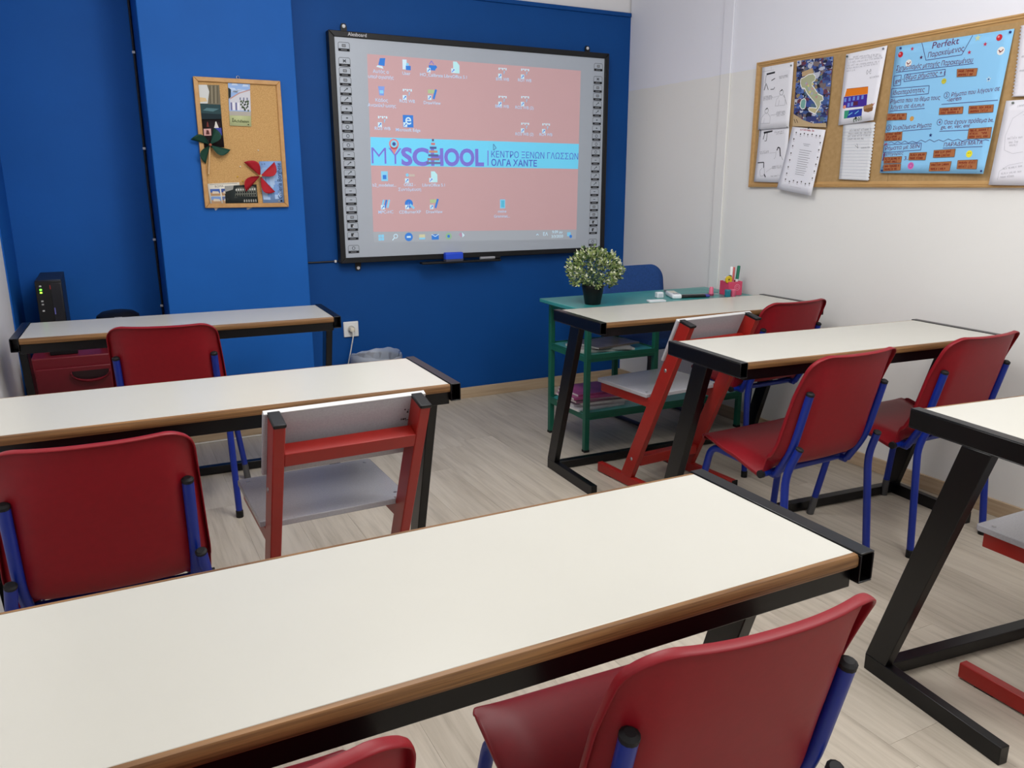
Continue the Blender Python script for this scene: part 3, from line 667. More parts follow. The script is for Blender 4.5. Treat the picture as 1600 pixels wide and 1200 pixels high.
pts = [(0, -.045, -.002), (-.002, -.055, -.03), (-.012, -.045, -.09), (-.030, -.035, -.18), (-.062, -.03, -.30), (-.10, -.03, -.43), (-.15, -.035, -.484), (-.22, -.12, -.489), (-.45, -.205, -.489), (-.75, -.205, -.489), (-.95, -.208, -.489)]
MB().tube(fillet(pts, .05), .0035, 8).build('lead', mat('white_lead', (222, 220, 214), .45), cd)

# ------------------------------------------------------------------ waste bin with a clear liner
bn = thing('waste_bin', 'round waste bin with a clear plastic liner by the blue wall', 'bin', (1.285, 4.185, 0))
MB().lathe([(.100, 0), (.104, .004), (.134, .352), (.139, .358), (.135, .360), (.130, .352), (.100, .010), (.001, .008)], 32, close=False).build('body', mat('grey_bin_plastic', (120, 124, 134), .4), bn)
m = MB(); N = 40; rows = []
for i, (r, z) in enumerate([(.145, .285), (.1445, .33), (.144, .360), (.140, .374), (.134, .370), (.128, .34), (.114, .22), (.098, .06)]):
    rows.append([((r + .0022 * math.sin(k * 2.3 + i) + .0015 * math.sin(5.1 * k)) * math.cos(2 * math.pi * k / N), (r + .0022 * math.sin(k * 2.3 + i)) * math.sin(2 * math.pi * k / N), z + (.010 * math.sin(2 * math.pi * k / N * 2 + .6) + .003 * math.sin(k * 1.7)) * (1 if 1 < i < 5 else .4)) for k in range(N + 1)])
m.grid(rows); m.build('liner', mat('clear_liner', (205, 214, 228), .25, .5, alpha=.42), bn, smooth=80)

# ------------------------------------------------------------------ left corner: drawer unit, computer, black device
dr = thing('drawer_unit', 'dark red drawer unit behind the back left desk', 'drawer unit', (-.125, 4.245, 0))
M_dr = mat('dark_red_plastic', (120, 26, 38), .38, .45)
MB().box(-.218, .232, -.270, .275, .03, .545).build('body', M_dr, dr, bevel=.006)
for z0_, z1_ in ((.050, .265), (.272, .498)):
    d = MB().box(-.208, .222, -.286, -.268, z0_, z1_).build('drawer', M_dr, dr, bevel=.004)
    zt = z1_ - .020; n = 12; rows = []
    for j, (yy, dz) in enumerate([(-.2862, 0), (-.303, -.004), (-.308, .004), (-.301, .010)]):
        rows.append([(.007 + .078 * math.cos(math.pi * (1 + i / n)), yy, zt - .048 * math.sin(math.pi * i / n) ** .9 + dz * math.sin(math.pi * i / n)) for i in range(n + 1)])
    h = MB().grid(rows).build('handle', mat('red_handle', (138, 34, 46), .35), d, smooth=60); h.modifiers.new('s', 'SOLIDIFY').thickness = .003
    arc = [(.007 + .078 * math.cos(math.pi * (1 + i / n)), zt - .046 * math.sin(math.pi * i / n) ** .9) for i in range(n + 1)]
    MB().prism(arc, -.2866, -.284, 'y').build('handle_recess_shade', mat('recess_shade', (40, 10, 16), .6), d, smooth=0)  # flat dark plate: shade inside the handle recess, put in as colour
for sx in (-1, 1):
    for sy in (-1, 1): MB().lathe([(.018, 0), (.022, .006), (.022, .026), (.016, .031)], 14, (.007 + sx * .19, sy * .23, 0)).build('caster', M_cap, dr)
pc = thing('computer_tower', 'small black computer tower with green lights in the left corner', 'computer', (-.245, 4.150, .545))
pc.rotation_euler = (0, 0, math.radians(0))
MB().box(-.052, .052, .012, .40, .0, .325).build('case', mat('black_metal_case', (30, 31, 36), .45), pc, bevel=.003)
fp = MB().box(-.053, .053, -.006, .012, .0, .322).build('front_panel', M_blackp, pc, bevel=.003)
MB().box(.008, .050, -.009, -.004, .02, .312).build('drive_bay', mat('dark_bay', (24, 25, 32), .3), fp, bevel=.002)
for z, c, e in ((.300, (190, 190, 190), 0), (.284, (110, 255, 60), 1), (.271, (150, 255, 60), 1), (.232, (180, 180, 180), 0), (.217, (160, 160, 160), 0), (.188, (190, 190, 190), 0)):
    MB().box(-.037, -.028, -.0085, -.005, z - .0035, z + .0035).build('light', mat('panel_light_%d' % z.__hash__() if 0 else 'panel_light_%d_%d' % (c[0], e), c, .4, emit=3.0 if e else 0), fp, bevel=.001)
MB().box(.011, .015, -.0105, -.008, .17, .20).build('badge', mat('violet_badge', (110, 110, 190), .4), fp)
MB().box(.004, .008, -.0085, -.005, .285, .303).build('badge', mat('red_badge', (150, 40, 40), .4), fp)
bd = thing('black_device', 'low rounded black device with a silver badge behind the back left desk', 'device', (.022, 4.20, .545))
m = MB(); m.lathe([(.078, 0), (.090, .006), (.096, .06), (.097, .118), (.092, .140), (.070, .156), (.035, .163), (.001, .165)], 32, close=False)
b = m.build('housing', M_blackp, bd)
q = MB().box(-.016, .016, -.002, .002, -.004, .004).build('badge', mat('silver_badge', (180, 184, 196), .3, metal=.6), bd); q.location = (0, -.0955, .139)
q = MB().box(-.026, .010, -.002, .002, -.005, .005).build('badge', MATS['silver_badge'], bd); q.location = (-.004, -.0985, .122)
for lab, x, y, w in (('flat black box on the left of the drawer unit top', -.215, 4.06, .11), ('flat black box on the right of the drawer unit top', .02, 4.03, .08)):
    bx = thing('adapter_box', lab, 'adapter', (x, y, .545), 0, 'black boxes on the drawer unit')
    MB().box(-w / 2, w / 2, -.035, .035, 0, .022).build('case', M_blackp, bx, bevel=.004); MB().lathe([(.003, 0), (.003, .002)], 8, (w * .3, -.02, .0215)).build('light', mat('panel_light_190_0', (190, 190, 190), .4), bx)

# ------------------------------------------------------------------ teacher desk and what stands on it
td = thing('teacher_desk', 'green metal teacher desk with two open shelves in the right corner', 'desk', (2.0, 3.13, 0), -1.3)
MB().box(-.045, 1.02, -.022, .405, .700, .720).build('desktop', M_teal, td, bevel=.004)
for lx, ly, top in ((.0, .0, .70), (.96, .0, .70), (.0, .36, .70), (.96, .36, .70), (.395, 0, .70), (.395, .36, .70)):
    zb = .0 if lx != .395 else .17
    MB().box(lx, lx + .026, ly, ly + .026, zb + .004, top).build('leg' if zb == 0 else 'post', M_green, td, bevel=.002)
    if zb == 0: pass
for x1_, z0_, n in ((.42, .455, 'shelf'), (.985, .165, 'shelf')):
    s = MB(); s.box(.002, x1_, .004, .382, z0_ + .026, z0_ + .031); r = s.build(n, M_teal, td)
    rm = MB(); rm.box(.002, x1_, .001, .007, z0_, z0_ + .037); rm.box(.002, x1_, .380, .386, z0_, z0_ + .037); rm.box(.002, .008, .007, .380, z0_, z0_ + .037); rm.box(x1_ - .006, x1_, .007, .380, z0_, z0_ + .037)
    rm.box(.008, x1_ - .006, -.0012, .0015, z0_ + .015, z0_ + .018)
    rm.build('shelf_rim', M_green, r, bevel=.001)
MB().box(.024, .962, .006, .018, .665, .70).build('front_rail', M_green, td, bevel=.001)
MB().box(.005, .017, .024, .362, .665, .70).build('side_rail', M_green, td, bevel=.001); MB().box(.968, .980, .024, .362, .665, .70).build('side_rail', M_green, td, bevel=.001)
for lx, ly in ((0, 0), (.96, 0), (0, .36), (.96, .36)): MB().box(lx - .001, lx + .027, ly - .001, ly + .027, 0, .012).build('foot_cap', M_cap, td)
ZT = .720
pl = thing('potted_plant', 'small bushy artificial plant in a black pot on the teacher desk', 'plant', (2.095, 3.235, ZT))
MB().lathe([(.036, 0), (.039, .003), (.053, .083), (.056, .085), (.056, .094), (.052, .094), (.050, .080), (.001, .080)], 28, close=False).build('pot', M_blackp, pl)
rn = random.Random(3); m = MB(); wv = [mat('leaf_green', (112, 134, 78), .55, .3), mat('leaf_light', (164, 178, 114), .55, .3), mat('leaf_cream', (222, 226, 198), .55, .3), mat('leaf_dark', (52, 76, 46), .6, .3)]
cc = Vector((.008, 0, .165))
for i in range(2100):
    th = rn.uniform(0, 2 * math.pi); cz = rn.uniform(-.72, 1); sz = math.sqrt(1 - cz * cz); R = rn.uniform(.55, 1.0) ** .5
    d = Vector((sz * math.cos(th), sz * math.sin(th), cz)); p = cc + Vector((d.x * .128 * R, d.y * .125 * R, d.z * .100 * R))
    p += d * .012 * math.sin(7 * th + 5 * cz)
    o = (d + Vector((rn.uniform(-.7, .7), rn.uniform(-.7, .7), rn.uniform(-.3, .9)))).normalized(); sd = o.orthogonal().normalized(); sd.rotate(Matrix.Rotation(rn.uniform(0, 6.28), 3, o)); up = o.cross(sd)
    L, wd = rn.uniform(.012, .021), rn.uniform(.005, .008)
    q = rn.random(); mi = 2 if (R > .86 and q < .34) else (1 if q < .55 else (0 if q < .85 else 3))
    m.add([p, p + o * L * .5 + sd * wd + up * .002, p + o * L, p + o * L * .5 - sd * wd + up * .002], [(0, 1, 2), (0, 2, 3)], mi)
tag(m.build('foliage', wv, pl, smooth=0), kind='stuff')
m = MB()
for i in range(26):
    th = i * 2.4; r_ = .10 * math.sqrt((i + .5) / 26); m.tube([(r_ * .3 * math.cos(th), r_ * .3 * math.sin(th), .078), (.008 + r_ * math.cos(th), r_ * math.sin(th), .13 + .09 * (1 - (r_ / .1) ** 2))], .0016, 5)
tag(m.build('stems', mat('leaf_dark', (52, 76, 46)), pl), kind='stuff')
cup = thing('pen_cup', 'pink square pencil cup holding markers on the teacher desk', 'pen cup', (2.931, 3.190, ZT), -6)
M_pink = mat('pink_card', (212, 70, 104), .5, var=.06, scale=12)
m = MB(); m.box(-.042, .042, -.04, -.037, 0, .072); m.box(-.042, .042, .037, .04, 0, .072); m.box(-.042, -.039, -.037, .037, 0, .072); m.box(.039, .042, -.037, .037, 0, .072); m.box(-.039, .039, -.037, .037, 0, .003)
cu = m.build('cup_body', M_pink, cup, bevel=.001)
k = Ink(lambda a, b, up: (a, -.0402 - up, b)); k.ring(.010, .042, .016, .003, (232, 150, 170), 12); k.ring(.010, .042, .008, .002, (232, 150, 170), 10); k.build('printed_ring', cu, 'pale ring printed on the cup')
def marker(lab, x, y, top, tilt, c1, c2, capl=.05):
    t = thing('marker_pen', lab, 'marker', (2.931 + x, 3.190 + y, ZT + .004), 0, 'pens in the pink cup'); t.rotation_euler = (0, math.radians(tilt), 0)
    MB().tube([(0, 0, 0), (0, 0, top - capl)], .0075).build('barrel', mat('pen_%d_%d_%d' % c1, c1, .4), t)
    MB().tube([(0, 0, top - capl), (0, 0, top - .003), (0, 0, top)], [.0085, .0082, .006]).build('cap', mat('pen_%d_%d_%d' % c2, c2, .4), t)
marker('white marker standing in the pink pencil cup', -.008, .0, .142, 2, (226, 226, 226), (238, 238, 238))
marker('salmon pink marker standing in the pink pencil cup', .010, .004, .140, 2, (226, 224, 222), (222, 110, 110), .075)
marker('thin maroon pen behind the salmon marker in the pink cup', .018, .016, .130, 2, (110, 50, 60), (120, 50, 60))
marker('green marker with a white tip leaning right in the pink cup', .020, -.012, .148, 6, (226, 226, 226), (24, 120, 92), .07)
marker('short black pen standing in the pink pencil cup', -.024, -.010, .100, 3, (20, 20, 20), (22, 20, 22), .03)
yb = thing('yellow_tape_roll', 'round yellow item poking out of the pink pencil cup', 'tape', (2.894, 3.17, ZT + .082), -6)
c = MB().lathe([(.006, -.006), (.018, -.006), (.020, -.004), (.020, .004), (.018, .006), (.006, .006), (.006, -.006)], 24, close=False).build('roll', mat('yellow_plastic', (214, 186, 20), .4), yb); c.rotation_euler = (math.pi / 2, 0, 0)
MB().tube([(0, 0, -.078), (0, 0, -.018)], .004, 8).build('stick', MATS['yellow_plastic'], yb)
nt_ = thing('note_block', 'white note block standing in the pink pencil cup', 'note block', (2.936, 3.212, ZT + .0035), -6)
MB().box(-.028, .028, -.006, .010, 0, .088).build('sheets', M_paper, nt_, bevel=.001); MB().box(-.028, .028, .010, .0115, 0, .089).build('card_back', mat('cream_card', (226, 214, 200), .6), nt_)
gs = thing('glue_stick', 'small pink sharpener standing left of the pencil cup', 'sharpener', (2.812, 3.205, ZT))
MB().lathe([(.013, 0), (.014, .002), (.014, .010)], 20).build('base', mat('dark_pink', (150, 60, 90), .4), gs); MB().lathe([(.0125, .010), (.0105, .040), (.008, .045)], 20).build('cover', mat('soft_pink', (226, 110, 140), .4), gs)
for lab, dx, col, nm in (('small blue-green pot in front of the pencil cup', -.047, (40, 122, 140), 'teal_plastic'), ('small pink pot in front of the pencil cup', -.012, (216, 96, 126), 'rose_plastic')):
    e = thing('ink_pot', lab, 'pot', (2.90 + dx, 3.125, ZT), 0, 'small pots before the pencil cup')
    MB().lathe([(.0145, 0), (.0155, .002), (.0155, .028)], 20).build('jar', mat(nm, col, .4), e); MB().lathe([(.0162, .028), (.0162, .036), (.0150, .038)], 20).build('lid', mat(nm, col, .4), e)
fo = thing('teal_folder', 'thin blue-green folder lying at the back of the teacher desk', 'folder', (2.785, 3.335, ZT), -12)
MB().box(-.115, .115, -.085, .085, 0, .008).build('pages', mat('page_edges', (190, 196, 200), .6), fo); MB().box(-.117, .118, -.087, .087, .008, .0105).build('cover', mat('teal_card', (70, 142, 140), .4), fo, bevel=.001)
MB().box(-.117, -.110, -.087, .087, .0, .0108).build('spine', mat('steel_grey_binding', (120, 130, 136), .4), fo)
sp = thing('black_spectacle_case', 'slim black case with a blue end lying before the folder', 'case', (2.685, 3.190, ZT), -14)
MB().prism([(-.018, .004), (-.012, 0), (.012, 0), (.018, .004), (.018, .010), (.010, .015), (-.010, .015), (-.018, .010)], -.080, .060).build('shell', M_blackp, sp, bevel=.002)
MB().prism([(-.018, .004), (-.012, 0), (.012, 0), (.018, .004), (.018, .010), (.010, .015), (-.010, .015), (-.018, .010)], .061, .082).build('end', mat('violet_blue', (60, 60, 150), .4), sp, bevel=.002)
rc = thing('projector_remote', 'white remote control with grey buttons on the teacher desk', 'remote', (2.600, 3.250, ZT), -24)
b = MB().box(-.025, .025, -.078, .078, 0, .024).build('body', mat('white_plastic', (226, 230, 234), .35), rc, bevel=.008, seg=3)
MB().box(-.017, .017, -.02, .06, .0235, .0255).build('keypad', mat('cream_keys', (206, 204, 190), .5), b, bevel=.001)
for i in range(6): MB().box(-.014 + (i % 2) * .016, -.002 + (i % 2) * .016, -.065 + (i // 2) * .014, -.056 + (i // 2) * .014, .0235, .0262).build('button', mat('grey_keys', (140, 146, 152), .5), b, bevel=.001)
wx = thing('white_box', 'small white cube left of the remote control', 'box', (2.518, 3.262, ZT), -12)
MB().box(-.018, .018, -.016, .016, 0, .030).build('shell', MATS['white_plastic'], wx, bevel=.004); MB().box(-.011, .011, -.0172, -.015, .007, .023).build('grey_face', mat('pale_grey_plastic', (196, 204, 212), .4), wx)
wp = thing('white_chalk_box', 'flat white case lying at the front of the teacher desk', 'case', (2.415, 3.150, ZT), -14)
MB().box(-.045, .045, -.02, .02, 0, .006).build('case_base', MATS['white_plastic'], wp, bevel=.003); MB().box(-.045, .045, -.02, .02, .0063, .010).build('lid', MATS['white_plastic'], wp, bevel=.003)
def booklet(name, lab, grp, x, y, z, w, d, h, rz, cover, page=(214, 212, 206)):
    t = thing(name, lab, 'magazine', (x, y, z), rz, grp)
    MB().box(-w / 2 + .001, w / 2 - .001, -d / 2 + .001, d / 2 - .001, .0008, h - .0008).build('pages', mat('page_%d' % page[0], page, .7), t)
    m = MB(); m.box(-w / 2, w / 2, -d / 2, d / 2, h - .0008, h); m.box(-w / 2, w / 2, -d / 2, d / 2, 0, .0008); m.box(-w / 2 - .0008, -w / 2, -d / 2, d / 2, 0, h)
    m.build('cover', mat('cover_%d_%d_%d' % cover, cover, .3, var=.25, scale=14), t)
zs = .487
booklet('magazine', 'pale magazine lowest in the pile on the upper teacher desk shelf', 'magazines on the upper shelf', 2.175, 3.285, zs, .21, .29, .010, 80, (196, 196, 190))
booklet('magazine', 'grey magazine in the middle of the upper shelf pile', 'magazines on the upper shelf', 2.185, 3.290, zs + .0102, .21, .28, .010, 64, (150, 150, 150))
booklet('magazine', 'brown-grey magazine on top of the upper shelf pile', 'magazines on the upper shelf', 2.210, 3.280, zs + .0204, .20, .27, .008, 98, (108, 98, 92))
zs = .197
for i, (cv, lab) in enumerate([((200, 200, 204), 'white booklet at the bottom of the lower shelf pile'), ((190, 184, 190), 'pale grey booklet second from the bottom of the lower shelf pile'), ((210, 206, 206), 'white booklet third from the bottom of the lower shelf pile'), ((176, 120, 150), 'mauve booklet in the middle of the lower shelf pile'), ((204, 196, 200), 'pale booklet third from the top of the lower shelf pile'), ((160, 70, 120), 'magenta booklet second from the top of the lower shelf pile'), ((150, 66, 112), 'purple pink booklet on top of the lower shelf pile')]):
    booklet('booklet', lab, 'booklets on the lower shelf', 2.155 + .012 * ((i * 37) % 5 - 2), 3.305 + .008 * ((i * 23) % 5 - 2), zs + i * .0112, .20, .28, .011, 92 - (i * 29) % 17, cv)
booklet('booklet', 'thin blue booklet lying flat beside the lower shelf pile', 'booklets on the lower shelf', 2.335, 3.36, zs, .15, .21, .006, 95, (50, 110, 150))

# ------------------------------------------------------------------ teacher chair (cantilever)
oc = thing('visitor_chair', 'blue upholstered chair on a dark tube frame behind the teacher desk', 'chair', (2.690, 3.53, 0), 0)
oc.rotation_euler = (0, 0, math.radians(184))      # local +y towards the seat front
M_dn = mat('dark_blue_tube', (16, 18, 40), .35); M_fab = mat('blue_fabric', (40, 74, 134), .8, .2, var=.12, scale=90)
for s in (-1, 1):
    MB().tube(fillet([(s * .205, -.20, .015), (s * .205, .205, .015), (s * .205, .222, .432), (s * .205, -.19, .436), (s * .19, -.235, .80)], .045), .0125).build('side_tube', M_dn, oc)
MB().tube([(-.205, -.20, .015), (.205, -.20, .015)], .0125).build('cross_tube', M_dn, oc)
MB().box(-.215, .215, -.19, .215, .43, .485).build('seat', M_fab, oc, bevel=.022, seg=4)
m = MB(); rows = []
for i in range(29):
    t = (1 - math.cos(math.pi * i / 28)) / 2; z = .50 + .335 * t; hw = .226
    e = min(t, 1 - t) * .335; R = .085
    if e < R: hw = hw - R + math.sqrt(max(0, R * R - (R - e) ** 2))
    rows.append([(-hw + 2 * hw * j / 14, -.165 - .045 * t - .018 * (1 - ((2 * j / 14 - 1) * hw / .226) ** 2), z) for j in range(15)])
m.grid(rows); bk = m.build('backrest', M_fab, oc, smooth=60); q = bk.modifiers.new('s', 'SOLIDIFY'); q.thickness = .032; q.offset = 0

# ------------------------------------------------------------------ sheets pinned to the boards
def sheet(name, lab, cat, grp, base, corners, rgb, lift=None, off=.003, nx=8, ny=8, ragged=None, material=None):
    """base: board mapper; corners TL, TR, BR, BL in board coordinates. Returns object and a mapper for print on it."""
    TL, TR, BR, BL = [Vector(c) for c in corners]
    lift = lift or (lambda s, t: .002 + .006 * (1 - t) ** 2)
    def pos(s, t):
        p = TL.lerp(TR, s) * t + BL.lerp(BR, s) * (1 - t); return p
    def st(a, b):
        s, t = .5, .5
        for _ in range(6):
            p = pos(s, t); e = Vector((a, b)) - p; ds = (pos(s + .01, t) - p) / .01; dt = (pos(s, t + .01) - p) / .01
            det = ds.x * dt.y - ds.y * dt.x
            if abs(det) < 1e-12: break
            s += (e.x * dt.y - e.y * dt.x) / det; t += (ds.x * e.y - ds.y * e.x) / det
        return s, t
    def M(a, b, up=0.0):
        s, t = st(a, b); s = min(1.05, max(-.05, s)); t = min(1.05, max(-.05, t)); return base(a, b, off + lift(s, t) + up)
    m = MB(); rows = []
    for i in range(ny + 1):
        row = []
        for j in range(nx + 1):
            s, t = j / nx, i / ny; p = pos(s, t)
            if ragged and ((ragged == 'R' and j == nx) or (ragged == 'L' and j == 0)): p = p + (TR - TL).normalized() * (.004 if i % 2 else -.003)
            row.append(base(p.x, p.y, off + lift(s, t)))
        rows.append(row)
    m.grid(rows); o = m.build(name, material or mat('sheet_%d_%d_%d' % rgb, rgb, .7, .2), None, smooth=60)
    q = o.modifiers.new('thickness', 'SOLIDIFY'); q.thickness = .0006; q.offset = -1
    # make sure the thickness grows towards the board
    nrm = o.data.polygons[0].normal; out = Vector(base(0, 0, 1)) - Vector(base(0, 0, 0))
    if nrm.dot(out) < 0: o.data.flip_normals()
    return tag(o, lab, cat, grp), M
def pin(lab, base, ab, rgb, up=.004, r=.0045, grp=None):
    t = thing('push_pin', lab, 'pin', base(ab[0], ab[1], up), 0, grp)
    d = (Vector(base(0, 0, 1)) - Vector(base(0, 0, 0))).normalized(); t.rotation_mode = 'QUATERNION'; t.rotation_quaternion = d.to_track_quat('Z', 'Y')
    MB().lathe([(r, 0), (r * 1.05, .002), (r * .9, .0045), (r * .45, .006)], 12).build('head', mat('pin_%d_%d_%d' % rgb, rgb, .35), t); MB().lathe([(.0006, -.008), (.0006, 0)], 6).build('needle', M_steel, t)

# large pin board on the right wall
A0, A1, B0, B1 = -3.227, -1.43, 1.272, 1.881
pb = thing('long_pinboard', 'long brown pin board in an oak frame on the right wall', 'pin board', (0, 0, 0))
MB().box(XR - .013, XR, -A1 + .02, -A0 - .02, B0 + .02, B1 - .02).build('backing', M_cork2, pb)
def frame_bar(p, q, inner, name='frame_bar'):     # mitred bar with a stepped section
    m = MB(); (a0, b0), (a1, b1), (c1, d1), (c0, d0) = p, q, inner[1], inner[0]
    st = [(0, .0), (0, .016), (.22, .019), (.36, .016), (.44, .019), (.62, .019), (.70, .015), (1, .013), (1, .0)]
    rows = [[(XR - h, -(a0 + (c0 - a0) * t), b0 + (d0 - b0) * t) for t, h in st], [(XR - h, -(a1 + (c1 - a1) * t), b1 + (d1 - b1) * t) for t, h in st]]
    m.grid(rows); return m.build(name, M_frame2, pb, smooth=20)
w = .026; O = [(A0, B1), (A1, B1), (A1, B0), (A0, B0)]; I = [(A0 + w, B1 - w), (A1 - w, B1 - w), (A1 - w, B0 + w), (A0 + w, B0 + w)]
for i in range(4): frame_bar(O[i], O[(i + 1) % 4], (I[i], I[(i + 1) % 4]))
MB().box(XR - .0134, XR - .0128, 2.3895, 2.3905, B0 + .02, B1 - .02).build('panel_joint', mat('dark_joint', (110, 84, 52), .8), pb)
GR, DG = (150, 150, 156), (66, 66, 72)
# left column: two sheets of line drawings
def person_sketch(k, a, b, s):
    k.ring(a, b + .030 * s, .012 * s, .0014, DG, 12); k.poly([(a - .012 * s, b + .034 * s), (a + .002 * s, b + .046 * s), (a + .013 * s, b + .034 * s), (a + .004 * s, b + .040 * s)], (50, 50, 56), .0003)
    k.line([(a - .010 * s, b + .018 * s), (a - .030 * s, b), (a - .034 * s, b - .030 * s), (a + .030 * s, b - .030 * s), (a + .028 * s, b), (a + .010 * s, b + .018 * s)], .0012, GR); k.line([(a - .012 * s, b - .028 * s), (a - .010 * s, b - .004 * s)], .001, GR)
sA, mA = sheet('drawing_sheet', 'upper sheet of black line drawings at the left end of the long pin board', 'paper', 'papers on the long pin board', on_right, [(-3.1821, 1.8530), (-2.9767, 1.8539), (-2.9685, 1.5547), (-3.1761, 1.5550)], (228, 228, 234))
k = Ink(mA)
k.line([(-3.1782, 1.8321), (-3.1005, 1.8325)], .001, GR); k.line([(-3.1212, 1.8504), (-3.1188, 1.8358)], .001, GR)
k.poly([(-3.1492, 1.8215), (-3.0929, 1.8245), (-3.0929, 1.8162), (-3.1474, 1.8130)], (52, 52, 58)); k.line([(-3.1501, 1.8145), (-3.1531, 1.7764)], .0016, DG); k.line([(-3.0894, 1.7922), (-3.1124, 1.7840)], .004, DG); k.line([(-3.1461, 1.7756), (-3.1566, 1.7429)], .004, DG); k.line([(-3.1437, 1.7694), (-3.1287, 1.7426)], .003, DG); k.line([(-3.0868, 1.7515), (-3.0909, 1.7424), (-3.1131, 1.7423)], .003, DG)
for i, (p, q) in enumerate([((-3.0629, 1.7963), (-3.0036, 1.7978)), ((-3.0604, 1.7890), (-3.0045, 1.7909)), ((-3.1586, 1.7116), (-3.0928, 1.7128)), ((-3.1578, 1.7043), (-3.0921, 1.7055)), ((-3.1571, 1.6969), (-3.0947, 1.6985)), ((-3.0583, 1.6295), (-3.0001, 1.6322)), ((-3.0593, 1.6224), (-2.9976, 1.6249)), ((-3.0549, 1.6137), (-3.0017, 1.6169))]): k.scribble(p, q, .006, GR, .0009, i)
k.line([(-3.0901, 1.7029), (-3.0566, 1.7070)], .0009, GR); k.line([(-3.1001, 1.6194), (-3.0609, 1.6213)], .0009, GR)
for c, s in (((-3.0381, 1.6911), 1.0), ((-3.1272, 1.6128), 1.0)): person_sketch(k, c[0], c[1], s)
k.line([(-3.0201, 1.7095), (-2.9968, 1.6626)], .0014, DG); k.build('line_drawing', sA)
sB, mB = sheet('drawing_sheet', 'lower sheet of black line drawings at the left end of the long pin board', 'paper', 'papers on the long pin board', on_right, [(-3.1718, 1.5566), (-2.9722, 1.5591), (-2.9678, 1.2935), (-3.1799, 1.2993)], (226, 226, 233), off=.0022)
k = Ink(mB)
k.poly([(-3.1411, 1.5437), (-3.0803, 1.5476), (-3.0813, 1.5403), (-3.1383, 1.5336)], (52, 52, 58)); k.line([(-3.1315, 1.5370), (-3.1408, 1.5065)], .004, DG); k.line([(-3.1156, 1.5361), (-3.1170, 1.4992), (-3.1293, 1.4985)], .003, DG); k.line([(-3.1615, 1.5523), (-3.1636, 1.5201)], .002, DG)
for i, (p, q) in enumerate([((-3.0670, 1.5358), (-3.0016, 1.5406)), ((-3.0542, 1.5278), (-3.0039, 1.5311)), ((-3.1559, 1.4460), (-3.0924, 1.4487)), ((-3.1533, 1.4384), (-3.0916, 1.4412)), ((-3.0616, 1.3723), (-2.9968, 1.3746)), ((-3.0608, 1.3648), (-2.9977, 1.3673)), ((-3.0653, 1.3250), (-3.0038, 1.3293))]): k.scribble(p, q, .006, GR, .0009, 20 + i)
k.line([(-3.0406, 1.4492), (-3.0338, 1.4648), (-3.0213, 1.4595), (-3.0136, 1.4202)], .006, (48, 48, 54)); k.line([(-3.0438, 1.4469), (-3.0456, 1.4163), (-3.0552, 1.4092)], .0014, GR); k.line([(-3.0090, 1.4237), (-2.9949, 1.4026)], .002, GR); k.line([(-3.0896, 1.4387), (-3.0481, 1.4397)], .0009, GR)
k.line([(-3.1649, 1.3934), (-3.1220, 1.3948), (-3.1191, 1.3672)], .005, DG); k.line([(-3.1298, 1.3674), (-3.1446, 1.3537), (-3.1364, 1.3270), (-3.1080, 1.3293), (-3.1153, 1.3646)], .0016, GR); k.line([(-3.1124, 1.3369), (-3.1001, 1.3216)], .006, DG); k.line([(-3.1009, 1.3455), (-3.0628, 1.3673)], .0009, GR); k.build('line_drawing', sB)
# collage poster with a white-edged map
sM, mM = sheet('map_poster', 'colourful collage poster with a white-outlined map on the long pin board', 'poster', 'papers on the long pin board', on_right, [(-2.9554, 1.8557), (-2.7415, 1.8462), (-2.7389, 1.5407), (-2.9444, 1.5586)], (92, 104, 150), off=.0026)
k = Ink(mM); rn = random.Random(11)
TLm, TRm, BRm, BLm = [Vector(c) for c in ((-2.9554, 1.8557), (-2.7415, 1.8462), (-2.7389, 1.5407), (-2.9444, 1.5586))]
def mp_(s, t): p = TLm.lerp(TRm, s) * t + BLm.lerp(BRm, s) * (1 - t); return (p.x, p.y)
pal = [(58, 66, 120), (88, 112, 178), (40, 42, 66), (120, 108, 110), (64, 84, 150), (186, 190, 206), (70, 92, 146), (146, 130, 96), (104, 62, 78), (84, 110, 130), (48, 56, 98), (96, 124, 184), (34, 36, 54)]
nx_, ny_ = 8, 12
for i in range(ny_):
    for j in range(nx_):
        t0, t1, s0, s1 = i / ny_, (i + 1) / ny_, j / nx_, (j + 1) / nx_
        k.poly([mp_(s0, t0), mp_(s1, t0), mp_(s1, t1), mp_(s0, t1)], rn.choice(pal))
        for _ in range(4):
            a, b = rn.uniform(s0, s1 - .03), rn.uniform(t0, t1 - .02); k.poly([mp_(a, b), mp_(a + .05, b + rn.uniform(-.01, .01)), mp_(a + .045, b + .025), mp_(a - .005, b + .02)], rn.choice(pal), .0003)
for _ in range(170):
    a, b, r0, th = rn.uniform(.08, .92), rn.uniform(.10, .94), rn.uniform(.03, .085), rn.uniform(0, 3.14); r1 = r0 * rn.uniform(.25, .8)
    k.poly([mp_(min(1, max(0, a + r0 * math.cos(th + q_) * (1.5 if i_ % 2 else 1))), min(1, max(0, b + r1 * math.sin(th + q_)))) for i_, q_ in enumerate((0, .9, 1.9, 3.1, 4.0, 5.2))], rn.choice(pal), .00042)
k.poly([mp_(.0, .0), mp_(1, .0), mp_(.98, .06), mp_(.6, .05), mp_(.3, .10), mp_(.0, .19)], (190, 166, 130), .0005)
k.line([(-2.9400, 1.5912), (-2.9281, 1.5716)], .003, (60, 50, 44), .0007); k.line([(-2.9253, 1.5890), (-2.9137, 1.5719)], .003, (60, 50, 44), .0007); k.scribble((-2.9353, 1.5639), (-2.8932, 1.5589), .012, (40, 34, 30), .003, 5)
